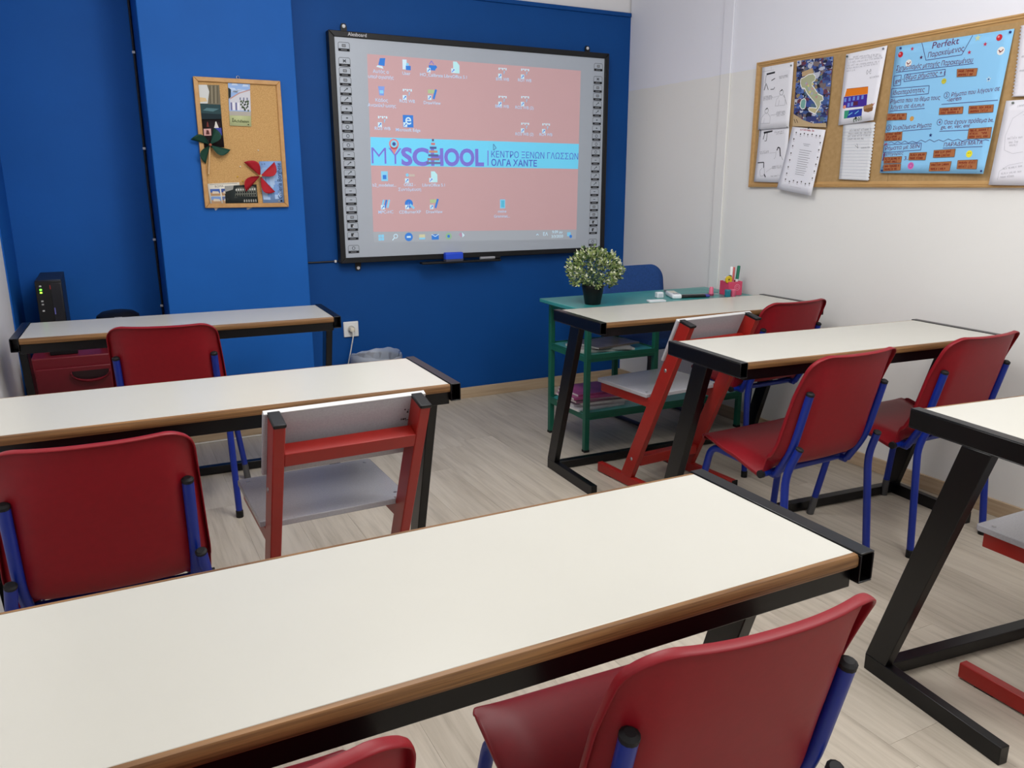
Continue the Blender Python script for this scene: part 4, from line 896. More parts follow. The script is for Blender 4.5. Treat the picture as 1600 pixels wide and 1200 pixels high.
k.poly([(-2.9192, 1.8007), (-2.8557, 1.8123), (-2.8497, 1.7870), (-2.9152, 1.7797)], (186, 160, 124), .0006)
land = [(-2.9204, 1.7701), (-2.9020, 1.7737), (-2.8768, 1.7833), (-2.8493, 1.7836), (-2.8341, 1.7706), (-2.8355, 1.7562), (-2.8513, 1.7490), (-2.8512, 1.7343), (-2.8305, 1.7142), (-2.8098, 1.6919), (-2.7814, 1.6792), (-2.7750, 1.6629), (-2.7926, 1.6611), (-2.7877, 1.6450), (-2.7976, 1.6266), (-2.8084, 1.6162), (-2.8065, 1.6387), (-2.8226, 1.6593), (-2.8497, 1.6821), (-2.8738, 1.7037), (-2.8904, 1.7270), (-2.9097, 1.7312), (-2.9196, 1.7494)]
isl = [(-2.8550, 1.6347), (-2.8285, 1.6314), (-2.8052, 1.6273), (-2.8119, 1.6074), (-2.8358, 1.6160), (-2.8522, 1.6241)]; sar = [(-2.9061, 1.6723), (-2.8880, 1.6787), (-2.8789, 1.6676), (-2.8801, 1.6367), (-2.8971, 1.6346), (-2.9080, 1.6471)]
for P, c in ((land, (172, 176, 146)), (isl, (190, 180, 140)), (sar, (120, 168, 160))):
    k.poly(P, c, .0009); k.line(P + [P[0]], .0075, (236, 238, 236), .0008)
for i in range(16): 
    q = land[rn.randrange(len(land))]; c = (sum(p[0] for p in land) / len(land), sum(p[1] for p in land) / len(land)); t = rn.uniform(.35, .75); k.disc(c[0] + (q[0] - c[0]) * t * .8, c[1] + (q[1] - c[1]) * t * .9, .006, rn.choice([(196, 150, 150), (150, 180, 140), (210, 200, 130), (170, 170, 190)]), 8, .0011)
k.build('collage_print', sM)
# text sheet with a dotted border hanging over the lower frame
sT, mT = sheet('text_sheet', 'tilted white text sheet with a dotted border hanging over the lower board frame', 'paper', 'papers on the long pin board', on_right, [(-2.9499, 1.5565), (-2.7413, 1.5296), (-2.7819, 1.2326), (-3.0078, 1.2644)], (230, 230, 238), off=.0055, lift=lambda s, t: .002 + .012 * (1 - t) ** 1.5 + .004 * s)
k = Ink(mT)
k.scribble((-2.8958, 1.5404), (-2.8049, 1.5281), .007, (196, 110, 124), .0016, 2)
for a, b in [(-2.9200, 1.5277), (-2.8918, 1.5191), (-2.8682, 1.5201), (-2.8457, 1.5142), (-2.8193, 1.5140), (-2.7925, 1.5068), (-2.7711, 1.5045), (-2.9312, 1.4987), (-2.9341, 1.4668), (-2.9402, 1.4335), (-2.9432, 1.4012), (-2.9478, 1.3687), (-2.9527, 1.3385), (-2.9563, 1.3105), (-2.9285, 1.2994), (-2.9027, 1.3029), (-2.8776, 1.2956), (-2.8522, 1.2979), (-2.8258, 1.2882), (-2.8009, 1.2894), (-2.7867, 1.3140), (-2.7797, 1.3456), (-2.7757, 1.3769), (-2.7703, 1.4081), (-2.7681, 1.4414), (-2.7644, 1.4734)]:
    k.disc(a, b, .0042, (96, 92, 92), 8); k.line([(a - .004, b - .008), (a + .004, b - .010)], .0016, (150, 130, 130))
for i, (p, q) in enumerate([((-2.8676, 1.4733), (-2.8248, 1.4680)), ((-2.8636, 1.4661), (-2.8318, 1.4613))]): k.line([p, q], .0016, (120, 120, 128))
for i in range(12):
    y = 820 + i * 17.0; x_ = 460 - i * 2.9; e = 92 - (i * 37 % 5) * 6
    p, q = mT, None
LN = [((-2.8868, 1.4471), (-2.8118, 1.4361)), ((-2.8880, 1.4365), (-2.8216, 1.4271)), ((-2.8892, 1.4259), (-2.8267, 1.4179)), ((-2.8896, 1.4152), (-2.8174, 1.4048)), ((-2.8916, 1.4052), (-2.8290, 1.3969)), ((-2.8921, 1.3951), (-2.8229, 1.3850)), ((-2.8934, 1.3850), (-2.8297, 1.3758)), ((-2.8946, 1.3749), (-2.8253, 1.3651)), ((-2.8959, 1.3647), (-2.8353, 1.3571)), ((-2.8972, 1.3546), (-2.8292, 1.3451)), ((-2.8977, 1.3444), (-2.8377, 1.3370)), ((-2.8983, 1.3354), (-2.8414, 1.3275))]
for p, q in LN: k.line([p, q], .0018, (128, 128, 136))
k.line([(-2.9211, 1.2775), (-2.8503, 1.2667)], .0008, GR); k.build('printed_text', sT)
# drawing of a house in crayon, lined page below it
sS, mS = sheet('crayon_drawing_sheet', 'white sheet with a crayon drawing of a purple building with orange roof', 'paper', 'papers on the long pin board', on_right, [(-2.6688, 1.8456), (-2.4583, 1.8526), (-2.4743, 1.5536), (-2.6726, 1.5450)], (231, 231, 239), off=.005, lift=lambda s, t: .001 + .014 * s * s * (1 - t) + .004 * (1 - t))
k = Ink(mS)
k.poly([(-2.6456, 1.6980), (-2.5292, 1.6957), (-2.5267, 1.6661), (-2.6529, 1.6662)], (226, 124, 34)); k.poly([(-2.6570, 1.6655), (-2.5279, 1.6652), (-2.5255, 1.6155), (-2.6567, 1.6176)], (70, 48, 150)); k.line([(-2.6456, 1.6980), (-2.5292, 1.6957)], .002, (180, 90, 30))
for c in ((-2.6468, 1.6516), (-2.6234, 1.6527), (-2.6002, 1.6539), (-2.5771, 1.6539), (-2.5531, 1.6549), (-2.6260, 1.6292), (-2.6069, 1.6308)): k.rect(c[0] - .006, c[1] - .008, c[0] + .006, c[1] + .008, (110, 140, 220), .0004)
k.poly([(-2.6013, 1.6411), (-2.5755, 1.6410), (-2.5746, 1.6238), (-2.6005, 1.6238)], (90, 40, 70), .0004); k.disc(*(-2.6474, 1.6223), .008, (230, 150, 120))
k.poly([(-2.6454, 1.6057), (-2.5470, 1.6077), (-2.5458, 1.5766), (-2.6440, 1.5717)], (44, 62, 160)); k.poly([(-2.6454, 1.6057), (-2.6175, 1.6057), (-2.6273, 1.5727), (-2.6440, 1.5717)], (60, 150, 120), .0004); k.line([(-2.6204, 1.5842), (-2.5996, 1.5946)], .004, (120, 190, 230), .0006); k.line([(-2.5851, 1.5881), (-2.5648, 1.5995)], .004, (120, 190, 230), .0006)
k.poly([(-2.5402, 1.6060), (-2.4867, 1.6091), (-2.4886, 1.5935), (-2.5115, 1.5890), (-2.5346, 1.5939)], (136, 96, 60)); 
for c in ((-2.5328, 1.6108), (-2.5198, 1.6129), (-2.5082, 1.6140), (-2.4967, 1.6162)): k.disc(*c, .0085, (170, 130, 90), 8, .0003)
k.line([(-2.4943, 1.6076), (-2.4835, 1.6245)], .004, (190, 100, 110)); k.scribble((-2.5912, 1.5605), (-2.5353, 1.5684), .018, (50, 90, 50), .0024, 9); k.disc(*(-2.5772, 1.5692), .006, (40, 40, 44))
for i, (p, q) in enumerate([((-2.6290, 1.8292), (-2.4877, 1.8228)), ((-2.6513, 1.8216), (-2.4727, 1.8147)), ((-2.6497, 1.8086), (-2.4729, 1.8066)), ((-2.6537, 1.7964), (-2.4863, 1.7931)), ((-2.6579, 1.7851), (-2.4916, 1.7846)), ((-2.6579, 1.7744), (-2.6085, 1.7739)), ((-2.5273, 1.7321), (-2.4784, 1.7328))]): k.scribble(p, q, .007, (176, 176, 184), .0009, 40 + i)
k.scribble((-2.5502, 1.7565), (-2.5139, 1.7585), .022, (120, 120, 130), .0012, 60); k.build('crayon_picture', sS)
sL, mL = sheet('lined_page', 'torn lined notebook page with pencil writing under the crayon drawing', 'paper', 'papers on the long pin board', on_right, [(-2.6502, 1.5535), (-2.4820, 1.5477), (-2.4790, 1.3006), (-2.6400, 1.3083)], (218, 220, 224), ny=36, ragged='R', off=.0022)
k = Ink(mL)
LL = [((-2.6483, 1.5269), (-2.4805, 1.5212)), ((-2.6474, 1.5136), (-2.4808, 1.5085)), ((-2.6464, 1.5002), (-2.4804, 1.4957)), ((-2.6462, 1.4869), (-2.4807, 1.4830)), ((-2.6453, 1.4736), (-2.4803, 1.4691)), ((-2.6450, 1.4602), (-2.4798, 1.4557)), ((-2.6441, 1.4468), (-2.4801, 1.4424)), ((-2.6439, 1.4334), (-2.4796, 1.4284)), ((-2.6429, 1.4199), (-2.4798, 1.4150)), ((-2.6427, 1.4065), (-2.4794, 1.4015)), ((-2.6418, 1.3930), (-2.4789, 1.3875)), ((-2.6415, 1.3795), (-2.4791, 1.3740)), ((-2.6406, 1.3660), (-2.4787, 1.3604)), ((-2.6404, 1.3524), (-2.4789, 1.3463)), ((-2.6394, 1.3389), (-2.4785, 1.3327)), ((-2.6392, 1.3253), (-2.4786, 1.3180))]
for p, q in LL: k.line([p, q], .0009, (176, 184, 200))
for i, (p, q) in enumerate([((-2.6107, 1.5181), (-2.4891, 1.5175)), ((-2.6162, 1.5063), (-2.4862, 1.5046)), ((-2.6175, 1.4943), (-2.4926, 1.4932)), ((-2.6174, 1.4822), (-2.5241, 1.4809))]): k.scribble(p, q, .008, (140, 140, 148), .0009, 70 + i)
k.scribble((-2.5671, 1.4459), (-2.5486, 1.4615), .024, (96, 96, 104), .0014, 80); k.scribble((-2.5393, 1.4415), (-2.4887, 1.4427), .006, GR, .0009, 81); k.build('pencil_writing', sL)
# blue grammar poster
sP, mP = sheet('grammar_poster', 'big light blue hand-lettered poster with brown word cards on the long pin board', 'poster', 'papers on the long pin board', on_right, [(-2.4161, 1.8418), (-1.9237, 1.8328), (-1.9508, 1.3233), (-2.4243, 1.3329)], (140, 198, 238), off=.003, lift=lambda s, t: .002 + .016 * (s ** 4) * (1 - t) + .006 * (1 - t) ** 3, nx=14, ny=14)
k = Ink(mP); PN = (104, 44, 92); PB = (70, 52, 120)
def wr(p, q, t, w=1.1): k.text(p, q, t, PN, bold=.002, shear=.12, tall=w * .8)
wr((-2.2476, 1.8098), (-2.1352, 1.8123), 'Perfekt'); wr((-2.2622, 1.7784), (-2.1104, 1.7829), 'Παρακείμενος', 1.5); wr((-2.4033, 1.7462), (-2.0688, 1.7361), 'Σχηματισμός μετοχής Παρακειμένου', 1.7)
wr((-2.4016, 1.6973), (-2.3771, 1.6992), 'ge', 1.0); wr((-2.3696, 1.7040), (-2.3629, 1.7044), '+', 1.0); wr((-2.3534, 1.7045), (-2.1762, 1.7045), 'θέμα ρήματος + t', 1.5)
wr((-2.4064, 1.6498), (-2.2589, 1.6492), 'Ιδιαιτερότητες', 1.4); wr((-2.4139, 1.6170), (-2.1854, 1.6128), 'Ρήματα που το θέμα τους', 1.5); wr((-2.4106, 1.5925), (-2.2535, 1.5923), 'λήγει σε d,t,m,n', 1.3)
wr((-2.1372, 1.6186), (-1.9432, 1.6225), 'Ρήματα που λήγουν σε', 1.5); wr((-2.1540, 1.6003), (-2.0942, 1.6025), '-ieren', 1.2); wr((-2.3877, 1.5095), (-2.2074, 1.5101), 'Χωριζόμενα Ρήματα', 1.5)
wr((-2.1542, 1.5156), (-1.9473, 1.5121), 'Όσα έχουν πρόθεμα be,', 1.5); wr((-2.1644, 1.4998), (-2.0414, 1.4983), 'ge, er, ver, ent', 1.2); wr((-2.4121, 1.4266), (-2.2494, 1.4308), 'Ρήματα με SEIN', 1.2); wr((-2.4177, 1.4042), (-2.3212, 1.4064), 'Κατηγορίες', 1.2)
wr((-2.1408, 1.4303), (-1.9767, 1.4330), 'ΠΑΡΑΔΕΙΓΜΑΤΑ', 1.2); wr((-2.4193, 1.3833), (-2.4135, 1.3832), '1', 1.0); wr((-2.4168, 1.3533), (-2.4096, 1.3532), '2', 1.0); wr((-2.3132, 1.3829), (-2.2965, 1.3847), '3.', 1.0)
for c, n in (((-2.1577, 1.6264), '2'), ((-2.4058, 1.5188), '3'), ((-2.1730, 1.5256), '4'), ): 
    k.ring(c[0], c[1], .0115, .0018, PB, 14); k.center(c[0], c[1] - .006, .018, n, PN, .01)
for pts in ([(-2.2962, 1.8394), (-2.2686, 1.7695), (-2.1161, 1.7697), (-2.0815, 1.8341)], [(-2.4024, 1.7393), (-2.0624, 1.7317)], [(-2.4095, 1.7254), (-2.3753, 1.7261), (-2.3741, 1.6864), (-2.4071, 1.6864), (-2.4095, 1.7254)], [(-2.3590, 1.7253), (-2.1779, 1.7249), (-2.1769, 1.7003), (-2.3594, 1.6984), (-2.3590, 1.7253)], [(-2.4140, 1.6757), (-2.2394, 1.6703), (-2.2396, 1.6396), (-2.4137, 1.6418), (-2.4140, 1.6757)], [(-2.4119, 1.5862), (-2.2479, 1.5840)], [(-2.1752, 1.5934), (-1.9424, 1.5885)], [(-2.3395, 1.5010), (-2.2065, 1.5034)], [(-2.1681, 1.4906), (-2.0440, 1.4883)], [(-2.4193, 1.4488), (-2.2421, 1.4492), (-2.2409, 1.4213), (-2.4195, 1.4180), (-2.4193, 1.4488)], [(-2.1426, 1.4248), (-1.9742, 1.4240)]): k.line(pts, .0022, PB)
z = [(-2.3995, 1.4557), (-2.3853, 1.4603), (-2.3689, 1.4525), (-2.3546, 1.4601), (-2.3370, 1.4523), (-2.3217, 1.4608), (-2.3029, 1.4519), (-2.2863, 1.4580), (-2.2641, 1.4513), (-2.2457, 1.4606), (-2.2249, 1.4518), (-2.2069, 1.4610), (-2.1851, 1.4511), (-2.1660, 1.4579), (-2.1437, 1.4503), (-2.1253, 1.4593), (-2.1033, 1.4506), (-2.0824, 1.4561), (-2.0622, 1.4475), (-2.0418, 1.4530), (-2.0222, 1.4467), (-2.0035, 1.4522), (-1.9828, 1.4438), (-1.9666, 1.4483), (-1.9504, 1.4444)]
k.line(z, .002, PB); k.scribble((-2.4167, 1.4505), (-2.4000, 1.4539), .01, (170, 50, 60), .002, 3)
k.build('lettering', sP, 'purple felt-pen lettering')
for i, q in enumerate([((-2.1264, 1.7188), (-2.0425, 1.7123), (-2.0442, 1.6852), (-2.1234, 1.6900)), ((-2.4204, 1.5758), (-2.3273, 1.5717), (-2.3265, 1.5460), (-2.4212, 1.5496)), ((-2.1807, 1.5797), (-2.0792, 1.5768), (-2.0784, 1.5513), (-2.1796, 1.5545)), ((-2.0553, 1.5770), (-1.9555, 1.5738), (-1.9536, 1.5470), (-2.0535, 1.5494)), ((-2.4215, 1.4980), (-2.3378, 1.4991), (-2.3359, 1.4644), (-2.4186, 1.4654)), ((-2.0418, 1.4930), (-1.9482, 1.4926), (-1.9462, 1.4536), (-2.0422, 1.4557)), ((-2.4112, 1.3980), (-2.3243, 1.3989), (-2.3249, 1.3727), (-2.4091, 1.3717)), ((-2.4087, 1.3681), (-2.3244, 1.3691), (-2.3236, 1.3427), (-2.4064, 1.3399)), ((-2.2900, 1.4117), (-2.2110, 1.4118), (-2.2132, 1.3813), (-2.2909, 1.3834)), ((-2.1798, 1.4179), (-2.0868, 1.4199), (-2.0861, 1.3899), (-2.1790, 1.3893)), ((-2.1891, 1.3705), (-2.0957, 1.3726), (-2.0978, 1.3362), (-2.1895, 1.3365)), ((-2.0684, 1.3757), (-1.9842, 1.3761), (-1.9825, 1.3414), (-2.0674, 1.3440))]):
    cb_ = MB(); f = [mP(a, b, .0008) for a, b in q]; g = [mP(a, b, .0016) for a, b in q]
    cb_.add(f + g, [(3, 2, 1, 0), (4, 5, 6, 7), (0, 1, 5, 4), (1, 2, 6, 5), (2, 3, 7, 6), (3, 0, 4, 7)]); c = cb_.build('word_card', mat('kraft_card', (166, 104, 62), .8, var=.06, scale=40), sP)
    kk = Ink(lambda a, b, up: mP(a, b, .0016 + up)); TLc, TRc, BRc, BLc = [Vector(v) for v in q]; nl = 3 if i in (4, 5) else 2
    for j in range(nl):
        t = (j + .62) / (nl + .2); p0 = TLc.lerp(BLc, t); p1 = TRc.lerp(BRc, t); a_ = p0.lerp(p1, .07); b_ = p0.lerp(p1, .93 - .1 * (j % 2)); kk.scribble(tuple(a_), tuple(b_), .0085, (128, 44, 30), .0020, 100 + i * 3 + j)
    kk.line([q[0], q[1], q[2], q[3], q[0]], .0014, (120, 84, 60)); kk.build('card_writing', c)
k = Ink(mP)
def star(c, r, rgb): k.poly([(c[0] + (r if i % 2 == 0 else r * .42) * math.sin(i * math.pi / 5), c[1] + (r if i % 2 == 0 else r * .42) * math.cos(i * math.pi / 5)) for i in range(10)], rgb, .0003)
def stk(fn):
    global k
    k = Ink(mP); fn(); k.build('sticker', sP)
for c, rgb, r_ in (((-2.3375, 1.8224), (196, 50, 80), .0085), ((-2.0267, 1.7951), (196, 50, 80), .0085), ((-2.0859, 1.7744), (190, 50, 86), .0085), ((-2.2917, 1.7834), (90, 40, 80), .0085), ((-2.2054, 1.4777), (30, 44, 110), .0085), ((-2.0598, 1.8217), (196, 208, 170), .013)): stk(lambda: star(c, r_, rgb))
stk(lambda: (star((-1.9926, 1.6672), .011, (210, 224, 232)), k.disc(*(-1.9926, 1.6672), .004, (60, 110, 170), 8, .0006)))
for c in ((-2.3897, 1.8074), (-1.9754, 1.8105)): stk(lambda: (k.disc(*c, .0115, (196, 44, 56)), k.disc(c[0] - .003, c[1] + .003, .004, (230, 150, 150), 8, .0006)))
for c in ((-2.3474, 1.7685), (-1.9617, 1.7624)):
    stk(lambda: (k.disc(*c, .0145, (232, 230, 228)), k.line([(c[0] - .008, c[1] + .004), (c[0] - .002, c[1] - .003), (c[0] + .004, c[1] - .002), (c[0] + .009, c[1] + .005)], .0035, (120, 40, 44), .0006), k.line([(c[0] - .002, c[1] - .003), (c[0] - .003, c[1] - .007)], .0025, (60, 36, 40), .0006)))
c = (-2.1777, 1.6805); stk(lambda: (k.disc(*c, .0105, (196, 190, 70)), k.disc(c[0] - .003, c[1] + .002, .0015, (60, 60, 40), 6, .0006), k.disc(c[0] + .004, c[1] + .002, .0015, (60, 60, 40), 6, .0006)))
c = (-2.0250, 1.3987); stk(lambda: (k.disc(*c, .0135, (232, 224, 60)), k.disc(c[0] - .004, c[1] + .003, .0018, (90, 90, 30), 6, .0006), k.disc(c[0] + .004, c[1] + .003, .0018, (90, 90, 30), 6, .0006)))
stk(lambda: k.disc(*(-2.3013, 1.5482), .0095, (206, 156, 84)))
c = (-2.2776, 1.3599); stk(lambda: (k.disc(*c, .0145, (206, 110, 176)), k.ring(c[0], c[1], .008, .002, (160, 60, 140), 10)))
# sheets cut by the right picture edge
sR, mR = sheet('torn_page', 'white torn notebook page in the upper corner right of the blue poster', 'paper', 'papers on the long pin board', on_right, [(-1.9016, 1.8388), (-1.7731, 1.8484), (-1.7312, 1.5854), (-1.8917, 1.5961)], (226, 224, 232), ny=40, ragged='L', off=.003)
k = Ink(mR)
for i, (p, q) in enumerate([((-1.8852, 1.7974), (-1.8130, 1.8038)), ((-1.8814, 1.7317), (-1.8014, 1.7299)), ((-1.8803, 1.6838), (-1.7934, 1.6794))]): k.scribble(p, q, .007, GR, .0009, 90 + i)
k.build('pencil_writing', sR)
sD, mD = sheet('bubble_sheet', 'white sheet with pencil speech bubbles right of the blue poster', 'paper', 'papers on the long pin board', on_right, [(-1.9165, 1.5842), (-1.7302, 1.5794), (-1.6822, 1.2776), (-1.9305, 1.2821)], (226, 225, 233), off=.004, lift=lambda s, t: .001 + .012 * (1 - s) * (1 - t))
k = Ink(mD)
k.line([(-1.8457, 1.5416), (-1.8806, 1.5197), (-1.8974, 1.4586), (-1.8924, 1.4081), (-1.8615, 1.3945), (-1.8237, 1.3994)], .0012, (190, 190, 198)); k.line([(-1.8180, 1.3620), (-1.8682, 1.3531), (-1.8981, 1.3321), (-1.9000, 1.3001)], .0012, (190, 190, 198)); k.line([(-1.8438, 1.5293), (-1.7821, 1.5307)], .001, GR)
for i, (p, q) in enumerate([((-1.8879, 1.4481), (-1.8331, 1.4516)), ((-1.8805, 1.4340), (-1.8421, 1.4360)), ((-1.8764, 1.4238), (-1.8468, 1.4250)), ((-1.8861, 1.3408), (-1.8173, 1.3496)), ((-1.8901, 1.3230), (-1.8144, 1.3308)), ((-1.8908, 1.3103), (-1.8363, 1.3148)), ((-1.8704, 1.5619), (-1.8242, 1.5641))]): k.scribble(p, q, .007, (176, 176, 184), .0009, 120 + i)
k.build('pencil_drawing', sD)
for lab, ab, c, up in [('blue push pin in the top left corner of the blue poster', (-2.3910, 1.8321), (20, 44, 120), .007), ('blue push pin in the top right corner of the blue poster', (-1.9353, 1.8230), (20, 44, 120), .007), ('blue push pin in the bottom left corner of the blue poster', (-2.4126, 1.3430), (20, 44, 110), .012), ('blue push pin in the bottom right corner of the blue poster', (-1.9613, 1.3335), (20, 34, 110), .022),
    ('grey push pin in the top right corner of the upper line-drawing sheet', (-2.9888, 1.8393), (120, 128, 130), .006), ('grey push pin in the top right corner of the lower line-drawing sheet', (-2.9793, 1.5566), (110, 112, 116), .006), ('dark push pin in the top left corner of the lower line-drawing sheet', (-3.1618, 1.5548), (70, 70, 76), .006),
    ('dark push pin in the top left corner of the crayon drawing', (-2.6607, 1.8355), (66, 84, 84), .007), ('grey push pin in the top right corner of the crayon drawing', (-2.4744, 1.8418), (120, 124, 136), .008), ('dark push pin in the middle of the dotted-border text sheet top', (-2.8437, 1.5442), (60, 60, 64), .009), ('grey-green push pin at the top of the speech bubble sheet', (-1.8871, 1.5743), (100, 110, 104), .008)]:
    pin(lab, on_right, ab, c, up, .0042, 'push pins on the long pin board')

# ------------------------------------------------------------------ small pin board on the pilaster
a0, a1, b0, b1 = .460, .861, 1.179, 1.782
pb2 = thing('small_pinboard', 'small cork board in a light wood frame on the blue pilaster', 'pin board', (0, 0, 0))
MB().box(a0 + .012, a1 - .012, 4.188, 4.1995, b0 + .012, b1 - .012).build('cork_sheet', M_cork, pb2)
w = .021; O = [(a0, b1), (a1, b1), (a1, b0), (a0, b0)]; I = [(a0 + w, b1 - w), (a1 - w, b1 - w), (a1 - w, b0 + w), (a0 + w, b0 + w)]
for i in range(4):
    j = (i + 1) % 4; m = MB(); m.prism([O[i], O[j], I[j], I[i]], 4.178, 4.2, 'y'); m.build('frame_bar', M_frame, pb2, bevel=.003)
m = MB(); m.tube([((a0 + a1) / 2 + .004 + .007 * math.cos(t / 14 * 2 * math.pi), 4.192, b1 + .007 + .007 * math.sin(t / 14 * 2 * math.pi)) for t in range(15)], .0012, 6); m.build('hanging_ring', M_steel, pb2)
def rnd_patches(k, quad, cols, n, seed, lo=.04, hi=.14, up=.0003):
    TL_, TR_, BR_, BL_ = [Vector(c) for c in quad]; rn = random.Random(seed)
    f = lambda s, t: tuple(TL_.lerp(TR_, s) * t + BL_.lerp(BR_, s) * (1 - t))
    for i in range(n):
        s, t = rn.uniform(0, 1 - hi), rn.uniform(0, 1 - hi); ws, ht = rn.uniform(lo, hi), rn.uniform(lo, hi)
        k.poly([f(s, t), f(s + ws, t + rn.uniform(-.01, .01)), f(s + ws * .9, t + ht), f(s + .01, t + ht)], rn.choice(cols), up + i * 1e-5)
    return f
G2 = 'postcards on the small pin board'
L0 = lambda s, t: .001 + .003 * (1 - t)
q = [(0.4793, 1.7456), (0.5751, 1.7494), (0.5725, 1.5955), (0.4815, 1.5909)]
s1, m1 = sheet('postcard', 'tall postcard of a stone column by the sea, upper left of the small cork board', 'postcard', G2, on_pilaster, q, (120, 116, 104), L0, off=.0012, nx=2, ny=2)
k = Ink(m1); f = rnd_patches(k, q, [(130, 120, 104), (112, 106, 92)], 1, 1)
k.poly([f(0, .46), f(.5, .46), f(.5, 1), f(0, 1)], (206, 208, 206), .0004); k.poly([f(0, .50), f(.36, .52), f(.3, .62), f(0, .64)], (214, 186, 140), .0005); k.poly([f(.36, .40), f(.98, .44), f(.98, 1), f(.42, 1), f(.5, .8), f(.42, .6)], (118, 110, 92), .0006)
for i in range(5): k.line([f(.50 + i * .09, .46), f(.55 + i * .09, .98)], .003, (150, 142, 120) if i % 2 else (84, 80, 66), .0008)
k.poly([f(0, 0), f(1, 0), f(1, .42), f(0, .46)], (48, 72, 76), .0007); k.poly([f(.1, .26), f(.6, .22), f(.9, .30), f(.3, .33)], (86, 120, 126), .0009); k.poly([f(0, 0), f(1, 0), f(1, .14), f(0, .18)], (32, 46, 52), .0009); k.build('print', s1)
q = [(0.4817, 1.5925), (0.5727, 1.5972), (0.5733, 1.4655), (0.4788, 1.4610)]
s2, m2 = sheet('postcard', 'dark postcard with small pictures behind the green pinwheel', 'postcard', G2, on_pilaster, q, (34, 26, 28), L0, off=.0006, nx=2, ny=2)
k = Ink(m2); f = rnd_patches(k, q, [(42, 32, 34), (54, 38, 40)], 6, 2)
k.poly([f(.06, .42), f(.42, .42), f(.42, .66), f(.06, .66)], (206, 160, 156), .0006); k.poly([f(.16, .46), f(.34, .46), f(.30, .60), f(.20, .62)], (90, 50, 50), .0008); k.poly([f(.60, .42), f(.94, .42), f(.94, .68), f(.60, .68)], (66, 76, 160), .0006); k.poly([f(.58, .68), f(.82, .68), f(.76, .80), f(.72, .90), f(.67, .90), f(.64, .80)], (216, 212, 204), .0007); k.poly([f(.22, .72), f(.34, .72), f(.30, .90), f(.26, .90)], (110, 50, 46), .0007); k.build('print', s2)
q = [(0.6155, 1.7633), (0.7170, 1.7670), (0.7076, 1.5649), (0.6075, 1.5664)]
s3, m3 = sheet('postcard', 'postcard of a white columned villa with a pale yellow title strip', 'postcard', G2, on_pilaster, q, (214, 222, 168), L0, off=.0012, nx=2, ny=2)
k = Ink(m3); f = rnd_patches(k, q, [(214, 222, 168)], 1, 1, .01, .02)
k.poly([f(0, .24), f(1, .24), f(1, 1), f(0, 1)], (150, 180, 226), .0004); rn = random.Random(4)
for i in range(8): s_, t_ = rn.uniform(0, .7), rn.uniform(.75, .95); k.poly([f(s_, t_), f(s_ + .3, t_), f(s_ + .25, t_ + .04), f(s_ + .05, t_ + .05)], (196, 212, 236), .0005)
k.poly([f(.05, .36), f(1, .36), f(1, .82), f(.5, .76), f(.05, .62)], (206, 206, 214), .0006); k.line([f(.05, .62), f(.5, .76), f(1, .84)], .005, (190, 150, 140), .0008)
for i in range(4): k.poly([f(.08 + i * .11, .36), f(.14 + i * .11, .36), f(.14 + i * .11, .54), f(.08 + i * .11, .54)], (96, 96, 150) if i % 2 == 0 else (232, 232, 240), .0008)
for i in range(3): k.poly([f(.5 + i * .16, .6), f(.56 + i * .16, .6), f(.56 + i * .16, .66), f(.5 + i * .16, .66)], (120, 124, 150), .0008)
for i in range(26): s_, t_ = rn.uniform(.5, .92), rn.uniform(.34, .56); k.poly([f(s_, t_), f(s_ + .07, t_ + .01), f(s_ + .05, t_ + .05), f(s_ - .01, t_ + .03)], rn.choice([(56, 74, 52), (84, 98, 70), (40, 52, 44)]), .0009 + i * 1e-5)
k.poly([f(0, .62), f(.10, .66), f(.12, .84), f(0, .88)], (40, 46, 48), .0009); k.poly([f(0, .24), f(1, .24), f(1, .34), f(0, .34)], (176, 170, 160), .0008)
k.text((0.6266, 1.5824), (0.6976, 1.5813), 'Achilleion', (70, 84, 50), bold=.01, up=.0006); k.line([(0.6203, 1.5999), (0.6281, 1.6002)], .002, (60, 70, 40), .0006); k.line([(0.6190, 1.5844), (0.6268, 1.5846)], .002, (60, 70, 40), .0006); k.line([(0.6242, 1.6000), (0.6229, 1.5845)], .003, (60, 70, 40), .0006); k.disc(*(0.6942, 1.5734), .003, (50, 60, 40)); k.build('print', s3)
q = [(0.4798, 1.2936), (0.6300, 1.3009), (0.6337, 1.1935), (0.4847, 1.1953)]
s4, m4 = sheet('postcard', 'cream postcard with four small city views at the lower left of the cork board', 'postcard', G2, on_pilaster, q, (226, 222, 210), L0, off=.0008, nx=2, ny=2)
k = Ink(m4); f = rnd_patches(k, q, [(226, 222, 210)], 1, 1, .01, .02); k.text((0.5145, 1.2749), (0.5549, 1.2782), 'ROMA', (110, 100, 90), bold=.0, up=.0005)
k.line([(0.4905, 1.2896), (0.6194, 1.2963)], .002, (150, 140, 120))
for (s0, t0, s1_, t1_), c in zip([(.06, .42, .36, .74), (.40, .42, .56, .74), (.06, .06, .36, .38), (.40, .06, .56, .38)], [(70, 100, 170), (60, 84, 150), (120, 150, 200), (96, 110, 150)]):
    k.poly([f(s0, t0), f(s1_, t0), f(s1_, t1_), f(s0, t1_)], c, .0004); k.poly([f(s0, t0), f(s1_, t0), f(s1_, t0 + .12), f(s0, t0 + .16)], (176, 140, 104), .0006); k.poly([f(s0 + .05, t0 + .1), f(s1_ - .03, t0 + .1), f(s1_ - .05, t0 + .2), f(s0 + .07, t0 + .22)], (206, 196, 180), .0007)
k.build('print', s4)
q = [(0.5593, 1.2838), (0.7105, 1.2905), (0.7120, 1.1984), (0.5558, 1.1979)]
